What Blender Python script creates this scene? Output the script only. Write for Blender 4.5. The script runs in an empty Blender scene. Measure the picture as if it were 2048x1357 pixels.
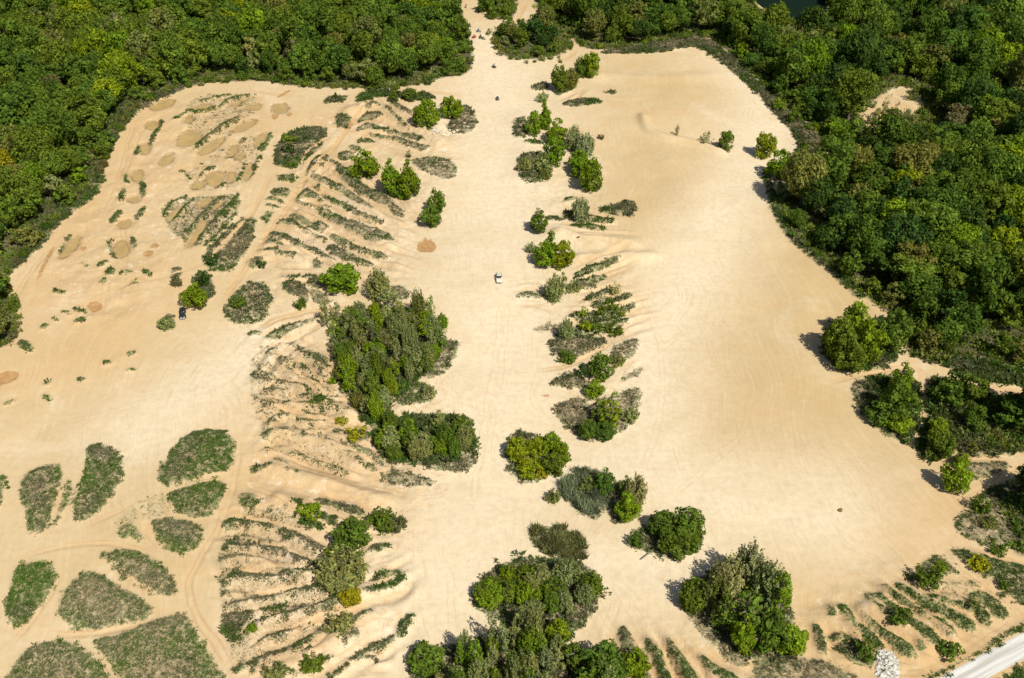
import bpy, bmesh, math, random
import numpy as np
from mathutils import Vector, Matrix

# ------------------------------------------------------------------ camera, light, exposure
S = bpy.context.scene
COL = S.collection
CAM_H, PITCH, FPX = 175.0, math.radians(38.0), 2000.0
cam_d = bpy.data.cameras.new('camera'); cam = bpy.data.objects.new('camera', cam_d); COL.objects.link(cam)
cam.location = (0, 0, CAM_H); cam.rotation_euler = (math.pi/2 - PITCH, 0, 0)
cam_d.sensor_width = 36; cam_d.lens = 36*FPX/2048; cam_d.clip_start = 1; cam_d.clip_end = 20000
S.camera = cam
SUN_AZ, SUN_EL = math.radians(146), math.radians(51)          # azimuth from +Y towards +X
W = bpy.data.worlds.new('World'); S.world = W; W.use_nodes = True
sky = W.node_tree.nodes.new('ShaderNodeTexSky'); sky.sky_type = 'NISHITA'; sky.sun_disc = False
sky.sun_elevation = SUN_EL; sky.sun_rotation = SUN_AZ; sky.dust_density = 1.5
bg = W.node_tree.nodes['Background']; bg.inputs['Strength'].default_value = 0.065
W.node_tree.links.new(sky.outputs[0], bg.inputs['Color'])
sl = bpy.data.lights.new('sun', 'SUN'); sl.energy = 4.6; sl.angle = math.radians(0.5); sl.color = (1.0, 0.95, 0.85)
so = bpy.data.objects.new('sun', sl); COL.objects.link(so)
sd = Vector((math.sin(SUN_AZ)*math.cos(SUN_EL), math.cos(SUN_AZ)*math.cos(SUN_EL), math.sin(SUN_EL)))
so.rotation_euler = sd.to_track_quat('Z', 'Y').to_euler(); so.location = (150, -100, 300)
S.view_settings.view_transform = 'Standard'; S.view_settings.look = 'None'
S.view_settings.exposure = 0.72; S.view_settings.gamma = 1
S.cycles.max_bounces = 5; S.cycles.transparent_max_bounces = 4; S.cycles.caustics_reflective = False

rnd = random.Random(7); R = np.random.default_rng(11)

# ------------------------------------------------------------------ photo pixel -> place on the ground
CP, SP = math.cos(PITCH), math.sin(PITCH)
def gp(x, y, z=0.0):
    dx = (x-1024)/FPX; dy = -(y-678.5)/FPX
    wy = CP + dy*SP; wz = -SP + dy*CP
    t = (CAM_H - z)/(-wz)
    return (dx*t, wy*t)
def pxscale(y): return (y + 884)*CP/CAM_H          # pixels per metre across, at ground level
def pitch_at(y): return PITCH + math.atan((y-678.5)/FPX)
def G(pts): return np.array([gp(*p[:2]) for p in pts])

# ------------------------------------------------------------------ noise
def vnoise(x, y, s, seed):
    r = np.random.default_rng(seed); T = r.random((64, 64)).astype(np.float32)
    u = x/s + 100.3; v = y/s + 57.7
    i = np.floor(u).astype(int); j = np.floor(v).astype(int); fu = u-i; fv = v-j
    fu = fu*fu*(3-2*fu); fv = fv*fv*(3-2*fv)
    a = T[i % 64, j % 64]; b = T[(i+1) % 64, j % 64]; c = T[i % 64, (j+1) % 64]; d = T[(i+1) % 64, (j+1) % 64]
    return (a*(1-fu)+b*fu)*(1-fv) + (c*(1-fu)+d*fu)*fv - 0.5
def fbm(x, y, s, seed, o=3):
    r = 0; a = 1
    for k in range(o): r = r + a*vnoise(x, y, s/2**k, seed+k); a *= .5
    return r
def sstep(a, b, x):
    t = np.clip((x-a)/(b-a), 0, 1); return t*t*(3-2*t)

# ------------------------------------------------------------------ polygon helpers
def chaikin(P, n=2, closed=True):
    P = np.asarray(P, float)
    for _ in range(n):
        if closed:
            Q = np.roll(P, -1, 0); P = np.stack([.75*P+.25*Q, .25*P+.75*Q], 1).reshape(-1, 2)
        else:
            A, B = P[:-1], P[1:]; M = np.stack([.75*A+.25*B, .25*A+.75*B], 1).reshape(-1, 2)
            P = np.vstack([P[:1], M, P[-1:]])
    return P
def poly_sdf(X, Y, P):
    d = np.full(X.shape, 1e9); ins = np.zeros(X.shape, bool); n = len(P)
    for k in range(n):
        ax, ay = P[k]; bx, by = P[(k+1) % n]; ex, ey = bx-ax, by-ay; L = ex*ex+ey*ey+1e-12
        t = np.clip(((X-ax)*ex+(Y-ay)*ey)/L, 0, 1)
        d = np.minimum(d, (X-ax-t*ex)**2 + (Y-ay-t*ey)**2)
        if ay != by:
            ins ^= ((ay > Y) != (by > Y)) & (X < ex*(Y-ay)/(by-ay)+ax)
    d = np.sqrt(d); return np.where(ins, -d, d)
def line_sd(X, Y, P):
    """signed distance (left/right) to an open polyline"""
    best = np.full(X.shape, 1e9); sg = np.ones(X.shape)
    for k in range(len(P)-1):
        ax, ay = P[k]; bx, by = P[k+1]; ex, ey = bx-ax, by-ay; L = ex*ex+ey*ey+1e-12
        t = np.clip(((X-ax)*ex+(Y-ay)*ey)/L, 0, 1); d = (X-ax-t*ex)**2 + (Y-ay-t*ey)**2
        m = d < best; best = np.where(m, d, best); sg = np.where(m, np.sign(ex*(Y-ay)-ey*(X-ax)+1e-9), sg)
    return np.sqrt(best)*sg
def stroke_poly(pts):
    """(x, y, thickness) along a photo stroke -> outline in photo pixels"""
    P = np.array([p[:2] for p in pts], float); w = np.array([(p[2] if len(p) > 2 else 5)*.66+.6 for p in pts])
    if len(P) == 1: P = np.vstack([P-[w[0]*.8, 0], P+[w[0]*.8, 0]]); w = np.array([w[0], w[0]])
    T = np.gradient(P, axis=0); T /= np.linalg.norm(T, axis=1)[:, None]+1e-9; N = np.stack([-T[:, 1], T[:, 0]], 1)
    a = P+N*w[:, None]; b = P-N*w[:, None]
    return np.vstack([P[:1]-T[:1]*w[0], a, P[-1:]+T[-1:]*w[-1], b[::-1]])

# ================================================================== DATA traced from the photo (photo pixels)
# vegetation patches: (zone, lushness 0 dry .. 1 green, density, height, polygon)
PATCH = []
def pt(zone, lush, dens, hgt, *pts): PATCH.append((zone, lush, dens, hgt, np.array(pts, float), False))
def stk(zone, lush, dens, hgt, *pts): PATCH.append((zone, lush, dens, hgt, stroke_poly(pts), True))
Z = 'lowerleft'
pt(Z,.45,.8,.45,(40,960),(70,935),(125,928),(120,955),(135,970),(120,1010),(90,1065),(60,1075),(55,1030),(38,1000))
pt(Z,.6,.8,.4,(133,965),(140,960),(145,990),(130,1020),(110,1060),(100,1055),(115,1000))
pt(Z,.5,.9,.5,(172,895),(200,888),(235,905),(250,930),(245,965),(220,1005),(190,1035),(155,1045),(143,1035),(148,990),(175,940))
pt(Z,.6,.9,.5,(372,868),(440,862),(473,880),(470,920),(455,955),(400,965),(340,977),(314,968),(318,945),(350,900))
pt(Z,.4,1,.45,(345,985),(400,968),(452,962),(450,985),(435,1025),(405,1038),(365,1035),(338,1010))
pt(Z,.45,1,.45,(300,1045),(345,1038),(400,1052),(410,1065),(405,1090),(380,1110),(350,1112),(320,1085))
pt(Z,.5,.6,.4,(235,1060),(265,1045),(280,1070),(292,1085),(270,1083),(240,1080))
pt(Z,.4,.9,.45,(195,1115),(230,1102),(275,1103),(320,1125),(332,1140),(345,1160),(360,1180),(340,1195),(310,1190),(260,1165),(220,1135))
pt(Z,.9,1,.5,(30,1130),(60,1125),(110,1130),(115,1150),(100,1190),(60,1240),(35,1255),(12,1245),(18,1200))
pt(Z,.45,.8,.45,(165,1145),(200,1150),(250,1180),(310,1215),(300,1232),(240,1250),(160,1263),(125,1245),(112,1220),(130,1180))
pt(Z,.45,.95,.45,(345,1228),(370,1225),(390,1260),(420,1310),(450,1360),(500,1440),(290,1440),(250,1360),(185,1290),(185,1278),(260,1258))
pt(Z,.4,.85,.45,(10,1360),(40,1305),(90,1282),(150,1280),(185,1310),(230,1360),(270,1440),(-60,1440))
pt(Z,.7,1,.45,(0,950),(10,960),(8,1000),(0,1020),(-60,1020),(-60,940))
pt(Z,.5,.25,.3,(290,1000),(335,985),(345,1030),(300,1040),(225,1060),(250,1030))
Z = 'upperislands'
pt(Z,.35,1.1,.6,(575,268),(610,255),(645,255),(657,270),(640,295),(600,335),(565,340),(548,335),(550,300))
pt(Z,.35,1.1,.5,(485,440),(510,435),(512,470),(495,510),(455,550),(430,550),(408,535),(412,505),(445,470))
pt(Z,.35,1,.4,(530,425),(548,430),(540,448),(527,455))
pt(Z,.6,1,.4,(556,355),(575,352),(593,357),(592,370),(558,366))
pt(Z,.4,1,.4,(540,385),(560,378),(583,382),(575,398),(545,395))
stk(Z,.4,.8,.4,(538,402,4),(555,403,6),(566,410,4)); stk(Z,.5,.8,.4,(535,414,3),(558,420,4))
pt(Z,.45,1,.5,(655,195),(680,190),(697,195),(690,205),(660,207),(645,205))
pt(Z,.45,1,.5,(672,235),(695,230),(703,245),(698,258),(680,258),(668,248))
pt(Z,.5,1.2,.8,(715,190),(740,185),(800,188),(860,192),(870,200),(850,207),(800,200),(760,197),(725,205),(713,203))
pt(Z,.4,1.2,.6,(400,545),(420,550),(430,575),(425,600),(400,625),(380,622),(385,580))
pt(Z,.3,1,.5,(343,545),(358,538),(367,545),(360,570),(352,583),(345,570))
Z = 'leftfingers'
for s in [[(720,215,5),(735,210,4)],[(732,225,4),(750,215,6),(760,222,3)],[(718,248,5),(735,235,10),(765,238,4)],
 [(715,265,5),(735,257,8),(765,264,5),(800,272,5),(830,280,6),(848,284,3)],[(738,272,2),(790,280,3),(815,290,8),(850,300,7),(860,297,2)],
 [(718,285,5),(740,283,7),(748,288,3)],[(702,297,5),(720,302,7)],[(683,315,12),(705,312,10)],[(785,213,4),(800,222,8),(820,235,10)],
 [(770,225,2),(800,250,3),(820,265,2)],
 [(618,352,10),(632,332,16),(650,318,10)],[(625,355,8),(650,368,10),(690,385,10),(720,405,8),(745,418,3)],
 [(675,335,8),(700,365,14),(730,385,16),(765,400,14),(795,425,14),(805,435,6)],[(655,318,3),(690,345,5),(720,365,4)],
 [(597,399,5),(612,390,11),(632,395,8),(645,407,5),(662,420,4)],[(645,396,4),(690,416,5),(720,432,7),(745,445,9),(765,450,4)],
 [(590,405,3),(640,420,3),(680,440,2)],[(635,430,2),(665,440,9),(700,458,20),(740,472,24),(765,482,20),(783,480,8)],
 [(582,437,5),(605,443,6),(622,456,7),(640,462,12),(655,463,4)],[(557,452,3),(570,448,7),(590,452,6),(596,458,3)],
 [(608,468,4),(618,472,4)],[(665,478,5),(690,492,8),(715,503,7),(750,515,8),(778,520,4)],
 [(532,490,8),(545,480,18),(570,485,16),(600,498,8),(630,508,5),(660,522,5),(672,530,2)],
 [(657,500,8),(680,514,14),(710,527,12),(745,538,8)],[(515,508,3),(545,503,5),(560,513,5),(590,520,4)],[(632,536,10),(645,540,4)],
 [(560,560,2),(600,560,3),(640,560,2)],[(620,570,12),(645,572,18)],
 [(500,532,12),(520,528,14)],[(532,680,6),(560,668,14),(585,660,12),(620,645,5),(630,640,3)],[(500,672,7),(522,670,6)],
 [(575,445,2),(640,480,3),(655,490,2)],[(600,380,3),(640,385,3)]]:
    stk(Z,.36,.9,.45,*s)
pt(Z,.3,.7,.4,(815,325),(850,312),(900,322),(915,335),(912,355),(890,363),(865,350),(840,340))
pt(Z,.3,1,.5,(925,210),(945,222),(957,245),(945,265),(915,272),(890,262),(905,240))
pt(Z,.4,.75,.5,(475,590),(485,575),(515,565),(540,580),(545,605),(530,640),(510,650),(470,650),(450,640),(445,620))
pt(Z,.4,1,.7,(560,570),(600,565),(620,590),(615,615),(595,600),(570,590))
pt(Z,.4,.9,.5,(620,580),(650,590),(665,610),(640,615),(620,600))
pt(Z,.25,.8,.4,(775,580),(800,575),(822,590),(815,605),(790,605))
Z = 'middleleft'
for s_ in [[(535,712,4),(560,696,5),(600,700,8),(640,718,12),(655,735,8)],[(560,725,3),(600,740,7),(635,765,12)],[(600,715,3),(630,730,4),(650,755,8)],[(520,765,3),(580,775,4),(620,790,7)],[(545,815,3),(600,812,6),(655,815,8)]]: stk(Z,.33,.85,.45,*s_)
pt(Z,.7,.7,.4,(500,745),(540,745),(552,755),(540,775),(505,772))
pt(Z,.35,1,.6,(600,790),(640,795),(665,810),(690,825),(630,820),(600,805))
for s in [[(525,788,6),(550,785,10),(580,792,5)],[(515,805,10),(545,815,12),(565,825,6)],[(540,856,5),(552,838,8),(570,835,4)],
 [(605,850,4),(640,850,7),(660,845,4)],[(665,865,4),(700,875,12),(735,875,14)],[(690,890,4),(720,900,8),(750,915,8),(770,935,3)],
 [(715,925,6),(740,935,8),(755,940,4)],[(530,875,12),(555,870,8),(580,870,4)],[(600,878,6),(615,882,5)],[(537,905,10)],[(508,940,12),(535,940,5)],
 [(520,740,2),(560,700,4),(590,690,3)],[(540,720,3),(580,725,4),(600,735,3)],[(560,730,3),(600,760,3),(640,780,4)],[(545,800,2),(600,820,4),(660,840,3)],
 [(560,830,2),(620,850,3)],[(550,920,4),(575,930,3)],[(575,945,4),(600,950,2)],[(585,910,3),(640,930,3),(700,950,2)]]:
    stk(Z,.45,.85,.45,*s)
pt(Z,.3,.8,.45,(765,950),(790,935),(810,945),(850,955),(870,965),(850,975),(810,973),(775,965))
pt(Z,.3,1,.5,(850,690),(905,685),(918,700),(900,740),(870,765),(845,760))
pt(Z,.4,1,.5,(790,780),(830,770),(870,780),(872,798),(830,815),(790,815))
pt(Z,.3,1,.5,(860,905),(950,880),(955,925),(930,950),(880,945),(830,925))
pt(Z,.5,1.2,.8,(660,650),(740,620),(850,630),(890,680),(860,760),(800,775),(760,870),(730,850),(680,760))
pt(Z,.5,1.2,.8,(740,860),(800,835),(900,830),(945,850),(955,905),(900,935),(820,930),(760,915))
pt(Z,.25,.22,.35,(500,690),(640,690),(700,850),(720,930),(640,940),(540,900),(500,800))
Z = 'lowercomb'
pt(Z,.45,.6,.4,(470,990),(500,985),(520,1000),(515,1020),(480,1020))
pt(Z,.95,1.3,.5,(587,1012),(600,1015),(640,1030),(680,1045),(670,1058),(620,1058),(595,1045))
pt(Z,.4,1.1,.6,(737,1045),(760,1030),(790,1035),(812,1050),(795,1063),(765,1062))
for s in [[(640,1005,8),(670,1015,12),(710,1022,14),(730,1030,6)],[(555,1065,6),(590,1080,14),(620,1092,12),(645,1100,6)],
 [(450,1055,12),(470,1050,10),(520,1055,5),(545,1060,4)],[(450,1100,16),(470,1095,8),(530,1100,6),(570,1110,10),(600,1125,10),(628,1132,5)],
 [(735,1105,8),(755,1098,14),(778,1094,6)],[(450,1170,10),(465,1160,8),(510,1163,6),(550,1165,12),(590,1160,8),(614,1155,3)],
 [(450,1188,10),(465,1186,5)],[(450,1080,4),(500,1082,4),(550,1088,3)],[(455,1120,3),(500,1125,4),(540,1135,3)],
 [(560,1198,8),(580,1190,10),(610,1190,12),(650,1185,8),(680,1180,6)],[(735,1188,8),(770,1178,12),(798,1165,14),(812,1148,6)],
 [(748,1158,6),(770,1148,10),(798,1146,8)],[(515,1225,8),(540,1225,12),(570,1215,8)],[(610,1232,12),(640,1228,10),(670,1215,10),(690,1205,8)],
 [(700,1250,8),(725,1238,6),(745,1230,4)],[(512,1300,4),(530,1285,10),(560,1275,8),(585,1268,4)],[(515,1330,14),(545,1312,9),(580,1300,6),(620,1280,6),(645,1262,5)],
 [(590,1312,6),(620,1305,4)],[(608,1342,12),(640,1330,12),(668,1318,6)],[(690,1290,6),(710,1275,8),(718,1272,4)],
 [(716,1310,5),(740,1297,14),(765,1290,12),(780,1280,4)],[(665,1355,8),(690,1335,6),(702,1328,4)],[(800,1266,10),(810,1247,12),(826,1233,8)],
 [(783,1280,8),(790,1276,5)],[(455,1215,4),(500,1205,4),(560,1200,3)],[(520,1250,3),(560,1240,4),(600,1235,3)],[(640,1240,4),(670,1248,8),(700,1240,5)],
 [(560,1345,8),(600,1350,6)],[(700,1320,3),(745,1312,3),(760,1322,2)],[(470,1340,8),(500,1330,8)]]:
    stk(Z,.42,.9,.45,*s)
pt(Z,.42,1,.5,(440,1245),(455,1225),(480,1220),(520,1222),(500,1240),(485,1260),(470,1285),(450,1270))
pt(Z,.25,.28,.35,(440,1030),(600,1010),(640,1130),(660,1250),(560,1350),(500,1360),(440,1280))
Z = 'corridorright'
pt(Z,.3,.9,.5,(1028,250),(1045,238),(1055,245),(1060,275),(1040,283),(1028,275))
pt(Z,.35,.9,.6,(1035,325),(1050,310),(1100,310),(1105,345),(1085,365),(1050,370),(1035,355))
pt(Z,.5,1.2,.6,(1125,210),(1160,198),(1195,203),(1208,208),(1180,214),(1140,216))
pt(Z,.5,1.1,.5,(1200,188),(1220,183),(1238,188),(1225,192))
pt(Z,.5,1.1,.6,(1195,425),(1230,412),(1250,402),(1272,410),(1272,425),(1255,435),(1225,430))
for s in [[(1130,435,10),(1160,440,14),(1200,445,8),(1228,447,4)],[(1145,455,3),(1170,460,8),(1205,460,6)],[(1095,440,5),(1118,443,6)],
 [(1155,552,10),(1190,540,6),(1235,525,4)],[(1150,575,12),(1180,567,14),(1210,555,6)],[(1175,600,6),(1200,590,10),(1225,578,6)],
 [(1190,612,8),(1230,600,8),(1262,590,4)],[(1145,632,8),(1175,638,12),(1210,632,12),(1250,620,6),(1268,610,4)],
 [(1150,662,12),(1190,655,12),(1225,650,16),(1252,640,6)],[(1035,597,3),(1060,592,6),(1095,598,5)],[(1160,550,3),(1200,530,4),(1240,518,3)],
 [(1115,190,6),(1140,180,8),(1150,170,5)],[(1150,155,8),(1180,152,6)],[(1130,405,4),(1150,400,4)],[(1050,290,3),(1085,292,4)],
 [(1065,180,5),(1090,175,10)]]:
    stk(Z,.45,1,.55,*s)
pt(Z,.4,.9,.6,(1090,690),(1130,665),(1180,670),(1215,675),(1190,700),(1150,725),(1115,722))
pt(Z,.25,.5,.35,(1058,660),(1090,648),(1125,650),(1120,662),(1070,665))
pt(Z,.3,1,.5,(1100,765),(1140,745),(1170,750),(1175,770),(1150,778),(1110,775))
pt(Z,.25,.7,.45,(1220,700),(1250,680),(1275,670),(1278,695),(1255,715),(1230,735))
pt(Z,.2,.5,.4,(1235,760),(1265,735),(1290,725),(1285,742),(1250,760))
pt(Z,.3,1,.5,(1105,815),(1150,795),(1180,800),(1200,860),(1190,885),(1160,875),(1120,845))
pt(Z,.3,.7,.45,(1180,800),(1230,790),(1275,770),(1285,785),(1275,830),(1240,870),(1200,885))
Z = 'middleislands'
pt(Z,.35,1,.5,(1012,885),(1030,868),(1060,865),(1130,890),(1138,925),(1110,950),(1055,972),(1025,955),(1010,920))
pt(Z,.35,.9,.5,(1220,1000),(1235,960),(1285,975),(1280,1025),(1250,1050),(1218,1045))
pt(Z,.35,1,.5,(1255,1080),(1280,1055),(1330,1050),(1400,1060),(1402,1095),(1350,1127),(1310,1112),(1285,1105))
pt(Z,.5,1,.6,(950,1170),(1000,1130),(1040,1115),(1150,1120),(1205,1155),(1208,1200),(1160,1265),(1120,1300),(1000,1250),(945,1210))
pt(Z,.4,.9,.6,(1357,1180),(1400,1150),(1540,1130),(1575,1180),(1590,1250),(1605,1300),(1570,1330),(1480,1320),(1430,1270),(1390,1220))
pt(Z,.4,1,.6,(820,1320),(850,1290),(900,1290),(1000,1260),(1160,1300),(1250,1340),(1260,1450),(840,1450))
Z = 'lowerright'
for s in [[(1245,1265,10),(1255,1290,18),(1275,1320,22),(1290,1360,20),(1305,1410,20)],[(1290,1285,8),(1310,1310,12),(1325,1350,14),(1340,1400,14)],
 [(1335,1290,8),(1355,1320,16),(1375,1350,18),(1400,1400,20)],[(1400,1320,6),(1430,1345,14),(1470,1370,20)],
 [(1628,1255,8),(1640,1280,14),(1648,1308,10)],[(1680,1215,12),(1700,1235,12),(1712,1255,6)],[(1660,1275,8),(1690,1280,8),(1720,1290,10)],
 [(1720,1255,6),(1740,1275,14),(1765,1297,6)],[(1725,1232,5),(1750,1260,9),(1790,1285,13),(1815,1308,18),(1825,1315,6)],
 [(1735,1195,10),(1755,1210,24),(1790,1240,22),(1840,1265,17),(1868,1285,20),(1877,1292,10)],
 [(1770,1180,3),(1800,1210,7),(1845,1235,8),(1880,1250,14),(1903,1268,16)],[(1795,1172,6),(1820,1188,10),(1860,1215,12),(1900,1235,16),(1932,1248,22),(1946,1256,10)],
 [(1855,1192,3),(1880,1200,5),(1905,1208,5)],[(1905,1208,6),(1930,1210,10),(1960,1225,16),(1975,1242,12)],[(1945,1165,8),(1962,1173,6)],
 [(1940,1102,4),(1975,1112,5)],[(1832,1290,6),(1845,1300,6)],[(1805,1145,3),(1825,1160,4)]]:
    stk(Z,.75,1.1,.5,*s)
stk(Z,.85,1,.5,(1660,1215,12),(1666,1232,16))
pt(Z,.3,.8,.5,(1370,1230),(1400,1220),(1440,1260),(1470,1300),(1500,1330),(1480,1340),(1440,1310),(1400,1270))
pt(Z,.35,1,.5,(1500,1325),(1536,1310),(1600,1315),(1680,1330),(1715,1345),(1730,1430),(1500,1430))
pt(Z,.5,1,.6,(1670,1285),(1720,1300),(1750,1305),(1748,1340),(1730,1340),(1690,1320))
pt(Z,.6,.9,.5,(1825,1150),(1840,1130),(1875,1108),(1895,1120),(1935,1147),(1900,1150),(1870,1150),(1880,1170),(1870,1185),(1840,1170))
pt(Z,.8,1.1,.5,(1930,1185),(1960,1180),(1990,1185),(2015,1200),(2022,1220),(2010,1240),(1990,1235),(1970,1205),(1935,1195))
pt(Z,.7,1.1,.5,(1898,1100),(1925,1095),(1960,1110),(2000,1118),(2048,1130),(2120,1150),(2120,1200),(2048,1212),(2020,1195),(1995,1165),(1960,1140),(1925,1125))
pt(Z,.25,.3,.35,(1880,1170),(1930,1160),(1960,1180),(1920,1205),(1880,1195))
pt(Z,.25,.3,.35,(1690,1235),(1720,1265),(1715,1285),(1665,1265))
pt(Z,.35,.8,.5,(1905,1040),(1930,1020),(1990,1010),(2070,1020),(2070,1090),(2000,1095),(1960,1088),(1920,1070))
pt(Z,.3,.8,.5,(1925,925),(1960,920),(2010,922),(2028,932),(2000,945),(1950,960),(1930,955))
pt(Z,.5,1.1,.6,(1945,1000),(2000,965),(2080,935),(2080,1030),(1990,1012))
pt(Z,.85,1.2,.5,(1750,1450),(1850,1352),(1930,1322),(2048,1243),(2160,1175),(2160,1198),(2048,1260),(1985,1296),(1880,1352),(1800,1430))
pt(Z,.85,1.2,.5,(1995,1357),(2048,1328),(2160,1265),(2200,1400),(1960,1450),(1870,1450))
Z = 'righttrail'
pt(Z,.3,.8,.5,(1695,770),(1730,757),(1740,800),(1760,840),(1800,870),(1828,890),(1810,888),(1760,862),(1720,820))
pt(Z,.6,1.1,.8,(1730,757),(1780,755),(1840,762),(1842,850),(1830,885),(1800,868),(1760,850),(1738,810))
pt(Z,.7,1.1,.8,(1640,700),(1660,650),(1790,640),(1800,700),(1780,740),(1700,747),(1660,735))
pt(Z,.7,1.1,.8,(1838,880),(1850,830),(1900,850),(1895,910),(1860,927),(1838,918))
pt(Z,.8,1.2,.8,(1870,715),(1930,712),(2048,745),(2120,760),(2120,785),(2048,775),(1980,765),(1920,755))
pt(Z,.5,1.1,.8,(1850,760),(1930,765),(1950,790),(2060,800),(2060,905),(1940,912),(1900,890),(1855,850))
Z = 'berm'
pt(Z,.3,1,.7,(1190,108),(1250,96),(1330,82),(1390,73),(1430,83),(1500,145),(1560,200),(1600,235),(1645,285),(1650,300),(1630,325),(1600,305),(1590,270),(1545,222),(1500,170),(1410,98),(1370,92),(1330,105),(1250,108))
stk(Z,.6,1,.6,(1530,345,8),(1540,385,10),(1548,420,10),(1570,465,10),(1620,512,10),(1680,558,10),(1722,598,10))
pt(Z,.3,.55,.5,(1600,280),(1648,285),(1645,320),(1600,345),(1570,360),(1545,350),(1590,310))
Z = 'puddlefield'
for s in [[(322,243,7),(312,265,5),(300,290,5)],[(282,290,4),(272,305,8)],[(250,350,7),(254,365,6)],[(285,372,10),(288,392,6)],[(243,396,12),(250,380,5)],
 [(275,435,9),(288,418,6)],[(226,443,10),(240,425,7)],[(265,478,8),(272,497,6)],[(222,485,4),(221,502,5),(228,516,5)],[(118,505,3),(132,480,3),(142,470,2)],
 [(165,528,5),(176,533,3)],[(198,534,5),(212,528,5)],[(222,546,9)],[(252,549,9)],[(204,568,5),(212,560,4)],[(288,548,5),(303,554,6)],[(265,572,6),(275,565,4)],
 [(128,628,5),(140,631,4)],[(150,621,3),(172,630,3)],[(110,643,6),(116,645,3)],[(85,660,5),(97,655,5)],[(155,648,6),(170,642,5)],[(45,692,12),(60,702,12)],
 [(212,730,6),(225,729,3)],[(258,712,6),(272,709,3)],[(255,745,4),(270,742,3)],[(90,772,4),(100,768,4)],[(90,795,8),(100,805,5)],[(162,762,5)],[(12,810,4),(30,803,2)],
 [(330,432,7),(345,412,8),(372,398,4)],[(352,437,5),(372,418,6),(388,404,4)],[(368,480,10),(398,445,9),(428,412,7),(450,396,4)],[(400,482,9),(440,442,12),(465,415,10),(478,398,5)],
 [(392,298,4),(420,275,8),(445,256,8),(478,240,6)],[(375,222,3),(400,229,6),(430,220,5)],[(440,215,3),(465,200,5),(495,192,3)],[(522,302,9),(536,285,6),(542,270,4)],
 [(500,358,5),(512,335,8),(522,318,5)],[(478,365,4),(488,345,4),(492,332,3)],[(400,360,3),(412,345,3),(430,340,3)],[(350,238,2),(372,228,3)],[(480,290,4),(490,278,3)],
 [(465,318,3),(452,326,3)],[(108,585,3),(130,590,3)],[(365,345,3),(380,360,3)],[(450,372,3),(440,378,4)],[(400,205,3),(440,196,3),(460,190,2)],[(410,497,3),(440,470,3),(475,430,3)]]:
    stk(Z,.75,1,.45,*s)
pt(Z,.35,.45,.35,(330,400),(430,395),(480,392),(478,430),(420,490),(370,495),(325,440))
pt(Z,.3,.25,.3,(380,195),(470,185),(520,190),(500,240),(430,300),(390,305),(370,230))
pt(Z,.3,.2,.3,(440,300),(530,260),(525,340),(480,380),(390,385),(360,360))
pt(Z,.6,.8,.5,(322,645),(335,634),(350,640),(348,657),(332,660))
Z = 'forestedge'
pt(Z,.4,1,.7,(0,580),(20,548),(80,495),(130,430),(190,395),(212,345),(160,330),(60,430),(-40,520))
pt(Z,.4,1,.7,(212,330),(232,275),(290,205),(380,182),(360,150),(250,180),(190,260))

REEDS = [[(1150,945),(1180,935),(1215,960),(1222,1000),(1200,1048),(1160,1030),(1125,1000),(1120,980)],
         [(1052,1060),(1080,1050),(1130,1060),(1165,1080),(1180,1110),(1150,1125),(1100,1118),(1065,1095)]]
PUDDLE = [
 [(300,210),(330,197),(350,199),(345,207),(325,217),(303,220)],[(382,216),(400,209),(425,208),(415,221),(395,222)],[(485,216),(500,208),(523,207),(520,219),(495,220)],
 [(462,210),(480,200),(497,194),(490,202),(468,212)],[(365,238),(378,232),(388,237),(380,244),(367,243)],[(292,241),(318,241),(315,258),(292,256)],
 [(355,272),(375,260),(395,258),(403,270),(392,285),(370,292),(354,288)],[(464,262),(490,243),(510,236),(510,245),(485,262),(466,264)],
 [(400,302),(425,282),(450,273),(445,285),(420,305),(402,310)],[(318,325),(330,310),(348,305),(345,322),(325,333)],[(280,286),(300,285),(298,305),(280,305)],
 [(455,315),(462,295),(475,290),(475,303),(462,317)],[(505,295),(520,268),(535,265),(525,290)],[(468,320),(480,310),(492,310),(485,322)],
 [(543,217),(548,209),(560,206),(572,209),(577,217),(572,225),(560,228),(548,225)],[(265,340),(285,340),(283,360),(263,360)],[(253,394),(275,390),(282,400),(262,405)],
 [(237,446),(250,437),(262,443),(252,454),(240,454)],[(230,500),(235,484),(250,482),(258,495),(255,512),(240,515),(231,510)],[(118,516),(122,500),(145,475),(160,467),(155,490),(135,508)],
 [(415,352),(430,344),(448,348),(445,368),(428,374),(414,368)],[(455,365),(460,347),(470,346),(470,360),(462,368)],[(382,374),(395,364),(410,372),(400,379),(385,380)],
 [(487,360),(492,335),(505,325),(505,345),(495,364)],[(395,412),(405,400),(425,398),(415,410),(402,420)],[(370,496),(380,475),(395,455),(407,440),(417,445),(400,470),(385,492)],
 [(333,443),(350,420),(362,411),(355,428),(340,442)],[(424,424),(436,408),(448,404),(440,416)]]
DAMP = [[(158,495),(170,489),(174,497),(166,502)],[(300,492),(318,489),(320,497),(303,499)],[(286,510),(297,503),(310,508),(300,517),(288,515)],[(174,612),(190,605),(203,607),(206,618),(192,629),(178,622)],
 [(-20,755),(20,744),(43,748),(30,765),(-20,776)],[(832,497),(838,484),(846,487),(849,474),(855,484),(862,478),(864,486),(873,492),(869,509),(850,508),(838,507)],
 [(543,230),(556,227),(556,238),(545,241)],[(572,228),(584,224),(584,232),(576,235)],[(688,248),(706,243),(706,256),(694,262),(686,258)],
 [(1075,790),(1100,790),(1095,795)],[(74,560),(80,540),(98,500),(108,488),(104,505),(85,545),(76,563)],[(552,195),(570,180),(585,178),(570,188),(556,196)]]
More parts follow.
